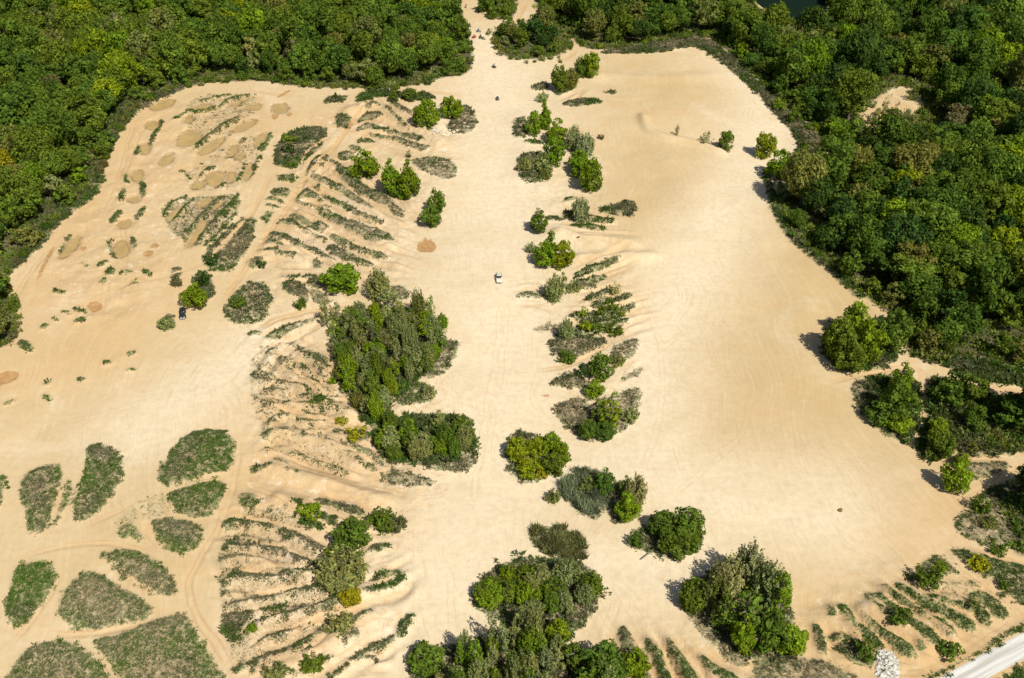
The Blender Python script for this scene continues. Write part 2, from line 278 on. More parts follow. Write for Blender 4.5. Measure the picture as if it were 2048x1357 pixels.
# trails: (orange strength, px width, points)
TRACK = [(.3,6,[(128,935),(122,985),(105,1035),(92,1068)]),(.3,6,[(150,955),(140,1000),(133,1050)]),(.3,6,[(166,960),(163,1000),(160,1030)]),(.4,8,[(290,1000),(300,1060),(320,1100),(345,1112)]),(.4,10,[(150,1060),(240,1030),(300,980)]),(.4,10,[(20,1120),(140,1090),(250,1090),(340,1130)]),(.4,10,[(130,1130),(90,1210),(40,1270),(0,1310)]),(.4,10,[(480,880),(470,980),(440,1060),(400,1120),(370,1180),(420,1270),(470,1357)]),(.4,8,[(210,200),(150,330)] if 0 else [(300,230),(262,300),(240,380),(215,420)]),(.4,8,[(520,400),(440,520),(330,560),(200,580)]),(.9,14,[(725,212),(712,240),(672,290),(625,345),(590,400),(560,440),(520,500),(470,570),(440,620)]),(.7,10,[(550,365),(585,372),(620,382),(680,405)]),
 (.8,12,[(650,215),(670,228),(710,215),(770,205)]),(.8,10,[(595,340),(620,300),(655,275),(670,262)]),(.7,12,[(545,345),(520,400),(500,440),(455,480),(400,545)]),
 (.6,14,[(130,960),(122,1000),(100,1060),(85,1080)]),(.6,9,[(170,950),(150,1000),(142,1040)]),(.6,16,[(275,1010),(290,1060),(330,1110)]),(.4,12,[(220,1130),(270,1165),(330,1200)]),
 (.6,14,[(60,1265),(130,1268),(200,1265),(270,1250),(330,1220)]),(.5,12,[(175,1280),(210,1320),(245,1370)]),(.4,14,[(340,975),(400,960),(450,950)]),
 (.8,16,[(1880,1110),(1930,1150),(1980,1185),(2018,1215),(2030,1250)]),(.8,20,[(1690,1340),(1780,1345),(1850,1345),(1920,1310),(2048,1235),(2140,1190)]),
 (.7,12,[(1650,1230),(1655,1290),(1665,1330),(1700,1345),(1740,1358)]),(.6,10,[(1720,1240),(1760,1280),(1800,1320),(1812,1335)]),(.6,10,[(1740,1200),(1800,1250),(1860,1300),(1875,1320)]),
 (.6,10,[(1780,1175),(1850,1235),(1915,1285),(1925,1300)]),(.6,10,[(1880,1210),(1950,1240),(1965,1265)]),(.8,14,[(1900,1090),(1980,1110),(2048,1125),(2120,1140)]),
 (.7,14,[(1640,770),(1700,752),(1780,742),(1830,735),(1850,750),(1835,790)]),(.8,9,[(1845,745),(1850,790),(1846,830),(1836,870),(1828,900)]),(.8,16,[(1930,770),(1980,775),(2060,785),(2140,800)]),
 (.8,16,[(1830,925),(1900,920),(1960,912),(2030,920),(2048,930)]),(.8,16,[(1900,1010),(1960,985),(2020,940),(2060,915)]),(.6,10,[(1775,695),(1795,712),(1825,735)]),
 (.7,12,[(1050,745),(1130,735),(1180,705),(1230,680),(1260,660)]),(.5,10,[(1120,620),(1180,595),(1220,570)]),(.4,10,[(1230,765),(1260,720),(1290,700)]),
 (.6,12,[(480,670),(560,640),(640,620),(700,620),(760,610)]),(.6,10,[(600,540),(650,560),(700,600)]),(.5,10,[(540,480),(620,510),(700,560),(760,580)]),
 (.5,10,[(620,400),(700,430),(800,470)]),(.5,10,[(640,350),(720,395),(800,430)]),(.6,10,[(730,330),(790,390),(830,420)]),(.5,10,[(560,720),(620,770),(680,790)]),
 (.5,10,[(500,800),(600,830),(740,860)]),(.6,14,[(520,900),(620,930),(720,970),(850,1000)]),(.5,12,[(470,960),(560,1000),(640,1050),(680,1065)]),(.5,12,[(450,1030),(560,1045),(640,1075)]),
 (.5,12,[(440,1080),(560,1090),(640,1130)]),(.5,14,[(430,1150),(520,1140),(640,1135)]),(.5,12,[(440,1200),(540,1180),(640,1160)]),(.8,14,[(500,1290),(600,1250),(700,1220),(800,1190)]),
 (.6,14,[(520,1350),(620,1300),(720,1250),(800,1220)]),(.4,14,[(600,1357),(680,1320),(760,1260)]),(.5,14,[(1240,1250),(1270,1300),(1310,1357),(1330,1400)]),(.5,12,[(1320,1270),(1350,1330),(1380,1400)]),
 (.5,12,[(1360,1260),(1400,1330),(1440,1380)]),(.5,12,[(245,440),(250,520),(245,600)]),(.5,14,[(130,470),(60,540),(20,620)]),(.4,14,[(270,235),(250,300),(230,380),(200,450)]),
 (.5,12,[(620,190),(560,190),(470,175)]),(.5,12,[(700,185),(780,182),(860,186),(940,195)]),
 (.7,10,[(1055,0),(1040,30),(1030,55)]),(.5,10,[(1160,95),(1140,115),(1110,130)])]
RUTS = [[(1365,760),(1330,790),(1400,800),(1450,780)],[(1420,680),(1435,760),(1425,830)],[(1440,700),(1455,780),(1440,840)],[(1480,720),(1500,800),(1485,880),(1440,900)],
 [(1370,700),(1350,740),(1375,780),(1430,770),(1500,790),(1560,780)],[(1330,690),(1380,650),(1460,640),(1560,660)],[(1480,880),(1420,930),(1360,980)],[(1500,640),(1530,760),(1520,880)],
 [(1290,600),(1330,700),(1320,850),(1290,930)],[(1300,300),(1360,330),(1440,340)],[(1150,700),(1260,690)],[(1690,1090),(1760,1120),(1800,1160)],[(1740,1060),(1790,1110),(1815,1150)],
 [(1230,1180),(1260,1230),(1300,1290)],[(1260,1190),(1290,1240),(1340,1280)],[(1190,1200),(1220,1260),(1250,1290)],[(900,1150),(905,1250),(890,1357)],[(840,1230),(860,1300),(840,1357)],
 [(1340,180),(1260,170),(1200,180)],[(1400,220),(1300,200),(1220,240)],[(1560,640),(1600,700),(1580,800),(1600,900)],[(1690,900),(1740,960),(1760,1040)],[(560,980),(680,1010),(800,1060)],
 [(520,960),(640,1000),(760,1000),(880,990)],[(1000,620),(985,760),(960,900),(950,1000)],[(1015,620),(1000,760),(975,900)],[(100,850),(220,830),(360,780)],[(60,720),(200,700),(330,720),(480,690)]]
RIDGE = [(1.0,3,[(1285,238),(1290,262),(1325,280),(1390,288),(1440,306)]),(.5,9,[(1030,240),(1060,300),(1040,360)]),(.35,7,[(1195,150),(1300,158),(1420,150)]),
 (1.0,5,[(1120,470),(1180,480),(1260,490)]),(.9,4,[(1160,520),(1240,515),(1300,512)]),(.5,11,[(1330,330),(1380,400),(1420,470)]),(.5,10,[(1500,500),(1560,560),(1620,620)]),
 (1.2,6,[(700,225),(760,215),(830,260),(880,290)]),(1.,4,[(560,1000),(640,1030),(720,1060)]),(1.,4,[(540,940),(660,970),(760,1000)]),(1.,4,[(460,1130),(560,1140),(630,1160)]),
 (1.,4,[(520,1260),(620,1225),(720,1190)]),(1.,4,[(560,1330),(660,1290),(740,1240)]),(.9,3,[(1730,1220),(1790,1260),(1850,1300)]),(.9,3,[(1770,1190),(1850,1245),(1900,1275)]),
 (1.,3,[(560,505),(640,530),(700,560)]),(1.,3,[(600,430),(700,470),(780,500)]),(1.,3,[(620,370),(720,420),(800,450)]),(1.,3,[(560,740),(620,800),(700,830)]),(.9,3,[(540,860),(640,880),(720,920)])]
PALE = [(34,[(990,100),(1010,300),(1000,560),(985,760),(960,1000),(900,1150)]),(20,[(1500,130),(1560,250),(1460,400),(1370,560),(1300,700),(1290,900)]),(24,[(960,1000),(1200,920),(1420,1000),(1640,1020)]),
 (12,[(880,250),(920,262)]),(22,[(900,1150),(1200,1140),(1400,1120)]),(10,[(700,425),(760,470)]),(10,[(620,480),(660,520)]),(18,[(600,1150),(560,1290),(760,1250)]),(20,[(300,850),(420,780),(520,700)])]
TAN = [(30,[(1450,720),(1480,850)]),(24,[(1300,420),(1400,350)]),(26,[(1600,420),(1660,620)]),(22,[(1250,140),(1380,180)]),(28,[(1620,850),(1600,1100)]),(16,[(1180,1180),(1240,1240)]),(30,[(1750,1130),(1800,1250)]),(14,[(1280,300),(1400,310)])]
ORANGE = [(26,[(300,250),(200,420),(100,600)]),(26,[(450,250),(420,330)]),(20,[(200,640),(300,560)]),(18,[(0,760),(200,700)]),(16,[(620,240),(700,240)]),(22,[(540,900),(700,980)]),(14,[(600,1290),(520,1320)]),(20,[(1700,1320),(1900,1320),(2040,1240)]),(14,[(1850,1090),(1960,980)])]

# forests: photo outline of the ground the trunks stand on
F_LEFT = [(-900,700),(0,700),(36,680),(32,612),(8,575),(10,545),(68,495),(115,430),(160,398),(200,345),(212,315),(225,272),(285,200),(365,176),(430,162),(520,158),(600,172),(700,176),(760,180),(840,172),(880,158),(938,152),(946,110),(932,60),(912,0),(905,-60),(900,-150),(-900,-150)]
F_RIGHT = [(1160,95),(1200,100),(1330,84),(1400,70),(1432,78),(1502,143),(1562,200),(1655,284),(1668,325),(1640,368),(1590,380),(1556,392),(1556,420),(1580,465),(1630,512),(1690,555),(1735,600),(1795,640),(1812,700),(1850,728),(1900,726),(1935,708),(2048,738),(2900,900),(2900,-150),(1075,-150),(1072,-20),(1075,30),(1130,60)]
F_ISLE = [[(982,70),(1010,58),(1030,65),(1070,45),(1095,30),(1125,50),(1145,95),(1100,118),(1040,122),(1000,110)],[(952,-10),(975,-30),(1030,-20),(1032,30),(1010,45),(975,30)]]
F_SE = [[(1872,775),(1925,770),(1945,790),(2060,812),(2900,950),(2900,985),(2055,900),(1945,900),(1912,875),(1880,845)],[(2010,990),(2060,950),(2600,1000),(2600,1140),(2060,1115),(2025,1100)]]
F_SOUTH = [(1040,1440),(1300,1440),(1330,1520),(900,1520),(940,1440)]
CLEARING = [(1712,215),(1760,192),(1785,168),(1832,172),(1850,205),(1832,232),(1800,250),(1770,275),(1745,258),(1716,240)]
LAKE = [(1480,-190),(1760,-190),(1690,-40),(1668,5),(1610,42),(1560,30),(1500,0),(1490,-60)]
ROAD = [(2148,1212),(2148,1266),(1980,1354),(1840,1430),(1700,1508),(1640,1495),(1750,1430),(1880,1355),(2000,1290)]

# ================================================================== GROUND GRID AND HEIGHTS
def axis(lo, hi, a, b, step, grow=1.35):
    mid = list(np.arange(a, b+1e-6, step)); s = step; left = []; x = a
    while x > lo: s = min(s*grow, 400); x -= s; left.append(x)
    s = step; right = []; x = mid[-1]
    while x < hi: s = min(s*grow, 400); x += s; right.append(x)
    return np.array(left[::-1]+mid+right)
YS = [x for x in np.arange(98, 210, .5)] + [x for x in np.arange(210, 330, .8)] + [x for x in np.arange(330, 560, 1.3)]
lo = axis(-3000, 98, 98, 98, .5)[:-1]; lo = lo[lo < 97.8]
s_, x_, hi_ = 1.5, YS[-1], []
while x_ < 9000: s_ *= 1.35; x_ += min(s_, 600); hi_.append(x_)
YS = np.array(list(lo)+YS+hi_); XS = axis(-6000, 6000, -250, 250, .65)
GX, GY = np.meshgrid(XS, YS)                      # shape (ny, nx)
NY, NX = GX.shape
def window(P, m):
    x0, y0 = P.min(0)-m; x1, y1 = P.max(0)+m
    i0, i1 = np.searchsorted(XS, [x0, x1]); j0, j1 = np.searchsorted(YS, [y0, y1])
    return slice(max(j0-1, 0), j1+1), slice(max(i0-1, 0), i1+1)

inzone = sstep(60, 140, GY)*sstep(620, 480, GY)*sstep(420, 300, abs(GX))
Hh = 1.6*fbm(GX, GY, 70, 1, 2)*inzone + .35*fbm(GX, GY, 14, 5, 3)*inzone
A_g = np.full(GX.shape, 6.0); A_l = np.full(GX.shape, .4); A_d = np.full(GX.shape, .5)
zone_polys = {}
for (zn, lush, dens, hg, P, isstroke) in PATCH:
    Q = G(chaikin(P, 2)); zone_polys.setdefault(zn, []).append((Q, lush, dens, hg, isstroke))
    w = window(Q, 6); d = poly_sdf(GX[w], GY[w], Q)
    m = d < A_g[w]
    A_g[w] = np.where(m, d, A_g[w]); A_l[w] = np.where(m, lush, A_l[w]); A_d[w] = np.where(m, min(dens, 1), A_d[w])
    if dens > .5: Hh[w] += (1.25 if isstroke else .5)*sstep(.9, -2.2, d)
A_l = A_l + .30*np.exp(-(A_g/1.6)**2) - .12*sstep(-2, -5, A_g)
for P in REEDS:
    Q = G(chaikin(P, 2)); w = window(Q, 6); d = poly_sdf(GX[w], GY[w], Q); m = d < A_g[w]
    A_g[w] = np.where(m, d, A_g[w]); A_l[w] = np.where(m, .6, A_l[w]); A_d[w] = np.where(m, 1., A_d[w])
# rough churned ground among the finger ridges and the puddle field
ROUGH = [([(600,200),(880,190),(960,270),(800,500),(900,760),(960,940),(820,1060),(850,1250),(700,1400),(440,1400),(430,1000),(520,800),(440,620),(540,440)],1.0),
         ([(280,190),(540,180),(520,330),(480,480),(340,520),(300,640),(120,680),(80,500),(230,340)],.85),
         ([(1050,240),(1150,260),(1260,500),(1290,780),(1200,880),(1100,820),(1060,500)],.7),([(1250,1250),(1600,1180),(1900,1080),(2048,1130),(2030,1240),(1800,1400),(1250,1420)],.8)]
A_r = np.zeros(GX.shape)
for P, k in ROUGH:
    Q = G(chaikin(P, 2)); w = window(Q, 8); A_r[w] = np.maximum(A_r[w], k*sstep(4, -8, poly_sdf(GX[w], GY[w], Q)))
Hh += A_r*(.7*fbm(GX, GY, 5.5, 21, 3))
for k, wd, P in RIDGE:
    Q = G(chaikin(P, 2, False)); w = window(Q, wd*2.5); d = line_sd(GX[w], GY[w], Q)
    Hh[w] += 1.5*k*np.exp(-(d/wd*1.6)**2)
A_q = np.zeros(GX.shape); rg = np.random.default_rng(4)
for (zn, lush, dens, hg, P, isstroke) in PATCH:
    if not isstroke or zn not in ('leftfingers', 'middleleft', 'lowercomb', 'lowerright', 'corridorright') or len(P) < 7: continue
    k = (len(P)-2)//2; L1, L2 = P[1:1+k], P[2+k:][::-1]
    for side, L in ((1, L1), (-1, L2)):
        for t in range(4):
            o = (rg.uniform(2, 8)+4.5*t)*side; e = (L[-1]-L[0]); n_ = np.array([-e[1], e[0]])/(np.hypot(*e)+1e-9); C0 = L+n_*o+rg.normal(0, 1.6, L.shape)
            ext = rg.uniform(.15, .6); C0 = np.vstack([C0[:1]-e*ext*.4, C0, C0[-1:]+e*ext]); Q = G(chaikin(C0, 2, False)); w = window(Q, 4); ad = abs(line_sd(GX[w], GY[w], Q)); wd = rg.uniform(.4, 1.0)
            fe = sstep(0, 5, np.hypot(GX[w]-Q[0, 0], GY[w]-Q[0, 1]))*sstep(0, 7, np.hypot(GX[w]-Q[-1, 0], GY[w]-Q[-1, 1])); dep = rg.uniform(.12, .5)*fe; Hh[w] -= dep*np.exp(-(ad/wd)**2); Hh[w] += dep*.5*np.exp(-((ad-2*wd)/wd)**2); A_q[w] = np.maximum(A_q[w], fe*rg.uniform(.2, .65)*np.exp(-(ad/wd*1.1)**2))
# forest floor mask
A_f = np.full(GX.shape, 8.0); FORESTS = [G(chaikin(P, 1)) for P in [F_LEFT, F_RIGHT, F_SOUTH]+F_ISLE+F_SE]
for Q in FORESTS:
    w = window(Q, 8); A_f[w] = np.minimum(A_f[w], poly_sdf(GX[w], GY[w], Q))
QC = G(chaikin(CLEARING, 2)); w = window(QC, 9); A_f[w] = np.maximum(A_f[w], -poly_sdf(GX[w], GY[w], QC))
Hh += (-1.2)*sstep(0, -14, A_f)*sstep(0, 60, GX)*inzone             # right woods stand lower than the sand
# tracks: worn a little into the ground
A_v = np.zeros(GX.shape); A_t = np.full(GX.shape, 9.0); A_o = np.zeros(GX.shape)
for orange, px, P in TRACK:
    Q = G(chaikin(P, 3, False)); wd = px/pxscale(np.mean([p[1] for p in P]))*.5
    w = window(Q, 10); d = line_sd(GX[w], GY[w], Q); m = abs(d) < abs(A_t[w])
    fe = sstep(0, 11, np.hypot(GX[w]-Q[0, 0], GY[w]-Q[0, 1]))*sstep(0, 11, np.hypot(GX[w]-Q[-1, 0], GY[w]-Q[-1, 1]))
    A_v[w] = np.where(m, fe, A_v[w]); A_t[w] = np.where(m, d, A_t[w]); A_o[w] = np.maximum(A_o[w], fe*orange*sstep(wd*1.9, wd*.6, abs(d)))
    Hh[w] -= .16*fe*sstep(wd*1.3, wd*.5, abs(d)); A_g[w] = np.maximum(A_g[w], (wd*.75-abs(d))*1.2) if True else 0
A_u = np.full(GX.shape, 9.0)
for P in RUTS:
    Q = G(chaikin(P, 3, False)); w = window(Q, 6); d = line_sd(GX[w], GY[w], Q); m = abs(d) < abs(A_u[w]); A_u[w] = np.where(m, d, A_u[w])
def blobs(L):
    A = np.zeros(GX.shape)
    for rad, P in L:
        Q = G(P if len(P) < 3 else chaikin(P, 2, False)); w = window(Q, rad*2.2); d = line_sd(GX[w], GY[w], Q)
        A[w] = np.maximum(A[w], np.exp(-(d/rad)**2*1.4))
    return A
A_p = blobs(PALE); A_n = blobs(TAN); A_o = np.maximum(A_o, .6*blobs(ORANGE))
# puddles sit in shallow hollows
A_w = np.full(GX.shape, 6.0); pud = []
for k, P in enumerate(PUDDLE):
    Q = G(chaikin(P, 3)); c0 = Q.mean(0); ang_ = np.arctan2(Q[:, 1]-c0[1], Q[:, 0]-c0[0]); rp = np.random.default_rng(k+50).uniform(-1, 1, (5, 2))
    Q = c0+(Q-c0)*(1+sum(.055*rp[j, 0]*np.sin((j+2)*ang_+3*rp[j, 1]) for j in range(5)))[:, None]; w = window(Q, 4); d = poly_sdf(GX[w], GY[w], Q); m = d < .5
    h0 = float(Hh[w][m].min()) if m.any() else 0
    Hh[w] = np.where(d < 2.2, (h0-.22) + (Hh[w]-h0+.22)*sstep(-.2, 2.2, d), Hh[w]) - .25*sstep(.5, -1.5, d)
    A_w[w] = np.minimum(A_w[w], d); A_g[w] = np.maximum(A_g[w], -d*1.0)
    pud.append((Q, h0-.30))
A_m = np.full(GX.shape, 6.0)
for P in DAMP:
    Q = G(chaikin(P, 1)); w = window(Q, 5); d = poly_sdf(GX[w], GY[w], Q); A_m[w] = np.minimum(A_m[w], d); Hh[w] -= .15*sstep(.5, -1.5, d)
QR = G(chaikin(ROAD, 1)); w = window(QR, 6); d = poly_sdf(GX[w], GY[w], QR)
Hh[w] = Hh[w]*sstep(0, 5, d) + .05*(1-sstep(0, 5, d))
A_g[w] = np.where(d < .3, 3, A_g[w]); A_f[w] = np.maximum(A_f[w], 1-d); A_rd = d
QL = G(chaikin(LAKE, 2)); w = window(QL, 20); d = poly_sdf(GX[w], GY[w], QL)
Hh[w] = Hh[w]*sstep(0, 15, d) - 2.5*sstep(4, -6, d)
A_f[w] = np.maximum(A_f[w], 2-d)

def hat(x, y):
    i = int(np.clip(np.searchsorted(XS, x)-1, 0, NX-2)); j = int(np.clip(np.searchsorted(YS, y)-1, 0, NY-2))
    u = min(max((x-XS[i])/(XS[i+1]-XS[i]), 0), 1); v = min(max((y-YS[j])/(YS[j+1]-YS[j]), 0), 1)
    return float((Hh[j, i]*(1-u)+Hh[j, i+1]*u)*(1-v) + (Hh[j+1, i]*(1-u)+Hh[j+1, i+1]*u)*v)
def hatv(x, y, A=None):
    A = Hh if A is None else A
    i = np.clip(np.searchsorted(XS, x)-1, 0, NX-2); j = np.clip(np.searchsorted(YS, y)-1, 0, NY-2)
    u = np.clip((x-XS[i])/(XS[i+1]-XS[i]), 0, 1); v = np.clip((y-YS[j])/(YS[j+1]-YS[j]), 0, 1)
    return (A[j, i]*(1-u)+A[j, i+1]*u)*(1-v) + (A[j+1, i]*(1-u)+A[j+1, i+1]*u)*v
def gpt(x, y):
    z = 0
    for _ in range(3): p = gp(x, y, z); z = hat(*p)
    return p[0], p[1], z
def to_px(x, y, z=0):
    vy = y; vz = z-CAM_H; dep = vy*CP - vz*SP; up = vy*SP + vz*CP
    return 1024+FPX*x/dep, 678.5-FPX*up/dep

# ------------------------------------------------------------------ object helpers
def tag(o, label=None, cat=None, group=None, kind=None):
    if label: o['label'] = label
    if cat: o['category'] = cat
    if group: o['group'] = group
    if kind: o['kind'] = kind
    return o
def npmesh(name, V, F, mats=(), attrs=(), facecol=None, smooth=False, midx=None):
    me = bpy.data.meshes.new(name); V = np.asarray(V, np.float32); F = np.asarray(F, np.int32); k = F.shape[1]
    me.vertices.add(len(V)); me.vertices.foreach_set('co', V.ravel())
    me.loops.add(F.size); me.loops.foreach_set('vertex_index', F.ravel())
    me.polygons.add(len(F)); me.polygons.foreach_set('loop_start', np.arange(0, F.size, k, dtype=np.int32))
    try: me.polygons.foreach_set('loop_total', np.full(len(F), k, np.int32))
    except Exception: pass
    for m in mats: me.materials.append(m)
    if midx is not None: me.polygons.foreach_set('material_index', np.asarray(midx, np.int32))
    if smooth: me.polygons.foreach_set('use_smooth', np.ones(len(F), bool))
    for an, av in attrs:
        a = me.attributes.new(an, 'FLOAT', 'POINT'); a.data.foreach_set('value', np.asarray(av, np.float32).ravel())
    if facecol is not None:
        a = me.attributes.new('leafc', 'FLOAT_COLOR', 'FACE'); c = np.ones((len(F), 4), np.float32); c[:, :3] = facecol
        a.data.foreach_set('color', c.ravel())
    me.update(calc_edges=True); me.validate() if False else None
    return me
def link(name, data, loc=(0, 0, 0), rz=0, sc=(1, 1, 1), parent=None):
    o = bpy.data.objects.new(name, data); COL.objects.link(o); o.location = loc; o.rotation_euler = (0, 0, rz); o.scale = sc
    if parent is not None: o.parent = parent
    return o

# ------------------------------------------------------------------ material helpers
def newmat(name):
    m = bpy.data.materials.new(name); m.use_nodes = True; nt = m.node_tree; b = nt.nodes['Principled BSDF']; return m, nt, b
class NB:
    def __init__(s, nt): s.nt = nt
    def n(s, t, **k):
        x = s.nt.nodes.new(t)
        for a, b in k.items(): setattr(x, a, b)
        return x
    def put(s, sock, v):
        if isinstance(v, bpy.types.NodeSocket): s.nt.links.new(v, sock)
        elif isinstance(v, (tuple, list)): sock.default_value = tuple(v)+((1,) if len(v) == 3 and len(sock.default_value) == 4 else ())
        else: sock.default_value = v
    def math(s, op, a, b=0, c=None, clamp=False):
        x = s.n('ShaderNodeMath', operation=op, use_clamp=clamp); s.put(x.inputs[0], a); s.put(x.inputs[1], b)
        if c is not None: s.put(x.inputs[2], c)
        return x.outputs[0]
    def mix(s, f, a, b, bt='MIX'):
        x = s.n('ShaderNodeMix', data_type='RGBA', blend_type=bt); s.put(x.inputs[0], f); s.put(x.inputs[6], a); s.put(x.inputs[7], b); return x.outputs[2]
    def ramp(s, v, a, b, lo=0., hi=1.):
        x = s.n('ShaderNodeMapRange', interpolation_type='SMOOTHSTEP'); s.put(x.inputs[0], v); x.inputs[1].default_value = a; x.inputs[2].default_value = b
        x.inputs[3].default_value = lo; x.inputs[4].default_value = hi; return x.outputs[0]
    def noise(s, vec, sc, det=3, rough=.55, dist=0):
        x = s.n('ShaderNodeTexNoise'); s.put(x.inputs['Vector'], vec); x.inputs['Scale'].default_value = sc; x.inputs['Detail'].default_value = det
        x.inputs['Roughness'].default_value = rough; x.inputs['Distortion'].default_value = dist; return x.outputs[0]
    def attr(s, nm, col=False): x = s.n('ShaderNodeAttribute', attribute_name=nm); return x.outputs['Color' if col else 'Fac']
    def vscale(s, vec, v):
        x = s.n('ShaderNodeMapping'); s.put(x.inputs[0], vec); x.inputs['Scale'].default_value = v[:3]
        if len(v) > 3: x.inputs['Rotation'].default_value = (0, 0, v[3])
        return x.outputs[0]
def simple(name, col, rough=.7, metal=0, noise=0, ns=2., spec=.3):
    m, nt, b = newmat(name); b.inputs['Roughness'].default_value = rough; b.inputs['Metallic'].default_value = metal; b.inputs['Specular IOR Level'].default_value = spec
    q = NB(nt)
    if noise:
        tc = q.n('ShaderNodeTexCoord').outputs['Object']; f = q.noise(tc, ns, 4)
        q.put(b.inputs['Base Color'], q.mix(q.ramp(f, .3, .7), tuple(c*(1-noise) for c in col), tuple(min(c*(1+noise), 1) for c in col)))
    else: b.inputs['Base Color'].default_value = tuple(col)+(1,)
    return m

# ---- ground
def ground_material():
    m, nt, b = newmat('sand_ground'); q = NB(nt)
    P = q.n('ShaderNodeNewGeometry').outputs['Position']
    big = q.noise(P, .018, 3, .5); mid = q.noise(P, .07, 4, .6); fine = q.noise(P, .6, 4, .7); grit = q.noise(P, 3.0, 3, .8)
    # direction-warped streaks left by wheels
    wv = q.n('ShaderNodeVectorMath', operation='MULTIPLY_ADD'); nz = q.n('ShaderNodeTexNoise'); q.put(nz.inputs['Vector'], P); nz.inputs['Scale'].default_value = .012
    q.put(wv.inputs[0], nz.outputs['Color']); wv.inputs[1].default_value = (55, 55, 0); q.put(wv.inputs[2], P)
    s1 = q.noise(q.vscale(wv.outputs[0], (1.1, .045, .3)), 1, 3, .6); s2 = q.noise(q.vscale(wv.outputs[0], (.05, .9, .3, .5)), 1, 3, .6)
    s3 = q.noise(q.vscale(wv.outputs[0], (2.6, .09, .3, -.35)), 1, 2, .6)
    pale = (.500, .425, .298); base = (.410, .317, .183); tan = (.352, .255, .124); ora = (.395, .258, .122); white = (.53, .47, .37)
    c = q.mix(q.ramp(big, .35, .65, 0, .6), base, tan); c = q.mix(q.ramp(q.noise(P, .035, 4, .6, 1.2), .5, .68, 0, .5), c, pale); c = q.mix(q.ramp(q.noise(q.vscale(P, (.5, 1.3, 1, .5)), .05, 4, .6, 1.5), .52, .7, 0, .55), c, ora)
    c = q.mix(q.math('MULTIPLY', q.attr('tan'), q.ramp(mid, .3, .7, .4, 1.)), c, tan)
    c = q.mix(q.math('MULTIPLY', q.attr('pale'), q.ramp(mid, .2, .6, .6, 1.)), c, pale)
    c = q.mix(q.math('MULTIPLY', q.attr('orange'), q.ramp(mid, .25, .65, .45, 1.)), c, ora)
    c = q.mix(q.ramp(s1, .45, .75, 0, .22), c, pale); c = q.mix(q.ramp(s2, .45, .8, 0, .20), c, ora); c = q.mix(q.ramp(s3, .5, .8, 0, .12), c, (.33, .23, .115))
    s4 = q.noise(q.vscale(wv.outputs[0], (3.2, .06, .3, .9)), 1, 3, .7); s5 = q.noise(q.vscale(wv.outputs[0], (4.5, .10, .3, -.1)), 1, 3, .7)
    c = q.mix(q.math('MULTIPLY', q.ramp(s4, .54, .70, 0, .42), q.ramp(mid, .40, .6)), c, (.27, .185, .09)); c = q.mix(q.math('MULTIPLY', q.ramp(s5, .54, .70, 0, .38), q.ramp(big, .40, .62)), c, (.27, .185, .09))
    spk = q.math('MULTIPLY', q.ramp(q.noise(P, 1.3, 3, .75), .64, .72), q.ramp(q.noise(P, .05, 3, .7), .5, .62, 0, .6)); c = q.mix(spk, c, (.2, .16, .08))
    rough = q.attr('rough')
    c = q.mix(q.math('MULTIPLY', rough, q.ramp(fine, .52, .66, 0, .55)), c, ora)
    c = q.mix(q.math('MULTIPLY', rough, q.ramp(q.noise(P, .33, 4, .7), .55, .68, 0, .6)), c, white)
    c = q.mix(q.ramp(fine, .35, .75, 0, .30), c, (.30, .205, .10)); c = q.mix(q.math('MULTIPLY', q.attr('gul'), q.ramp(fine, .2, .6, .45, .9)), c, (.30, .185, .085)); c = q.mix(q.ramp(grit, .35, .8, 0, .18), c, (.28, .2, .11))
    # twin ruts
    wob = q.math('MULTIPLY', q.math('SUBTRACT', q.noise(P, .08, 2), .5), 2.4)
    def rut(a, half, wid, st, colr, c):
        d = q.math('ABSOLUTE', q.math('SUBTRACT', q.math('ABSOLUTE', q.math('ADD', a, wob)), half))
        f = q.math('MULTIPLY', q.math('MULTIPLY', q.ramp(d, wid, wid*.3), q.math('MULTIPLY', st, .65 if not isinstance(st, float) else 1.0)), q.ramp(q.noise(P, .12, 2), .35, .55, .25, 1.)); return q.mix(f, c, colr)
    c = rut(q.attr('trk'), .7, .38, q.attr('trv'), (.32, .21, .105), c); c = rut(q.attr('rut'), .7, .28, .24, (.32, .22, .12), c)
    # damp spots and puddle margins
    nd = q.math('MULTIPLY', q.math('SUBTRACT', q.noise(P, .8, 4, .7), .5), 2.2)
    dm = q.ramp(q.math('ADD', q.attr('damp'), nd), .35, -.25); c = q.mix(dm, c, q.mix(q.ramp(fine, .3, .7), (.25, .14, .055), (.33, .2, .085)))
    wt = q.ramp(q.math('ADD', q.attr('wet'), q.math('MULTIPLY', nd, 1.3)), 1.3, .4); c = q.mix(q.math('MULTIPLY', wt, q.ramp(q.noise(P, .3, 3), .35, .6, .4, .85)), c, (.20, .128, .056))
    # vegetated ground
    sp = q.math('MULTIPLY', q.math('SUBTRACT', q.noise(P, 1.1, 5, .8), .5), 4.2); sp2 = q.math('MULTIPLY', q.math('SUBTRACT', q.noise(P, .22, 3, .6), .5), 2.5)
    g = q.ramp(q.math('ADD', q.math('ADD', q.attr('grass'), sp), sp2), .15, -.45)
    lush = q.math('ADD', q.attr('lush'), q.math('MULTIPLY', q.math('SUBTRACT', q.noise(P, .14, 4, .65), .5), 1.7))
    gc = q.mix(q.ramp(lush, .25, .5), (.150, .125, .072), (.100, .105, .052)); gc = q.mix(q.ramp(lush, .5, .8), gc, (.065, .098, .028))
    gc = q.mix(q.ramp(q.noise(P, 2.2, 4, .8), .45, .58), gc, q.mix(.55, gc, (.32, .25, .15))); gc = q.mix(q.ramp(grit, .52, .62, 0, .6), gc, (.035, .042, .018))
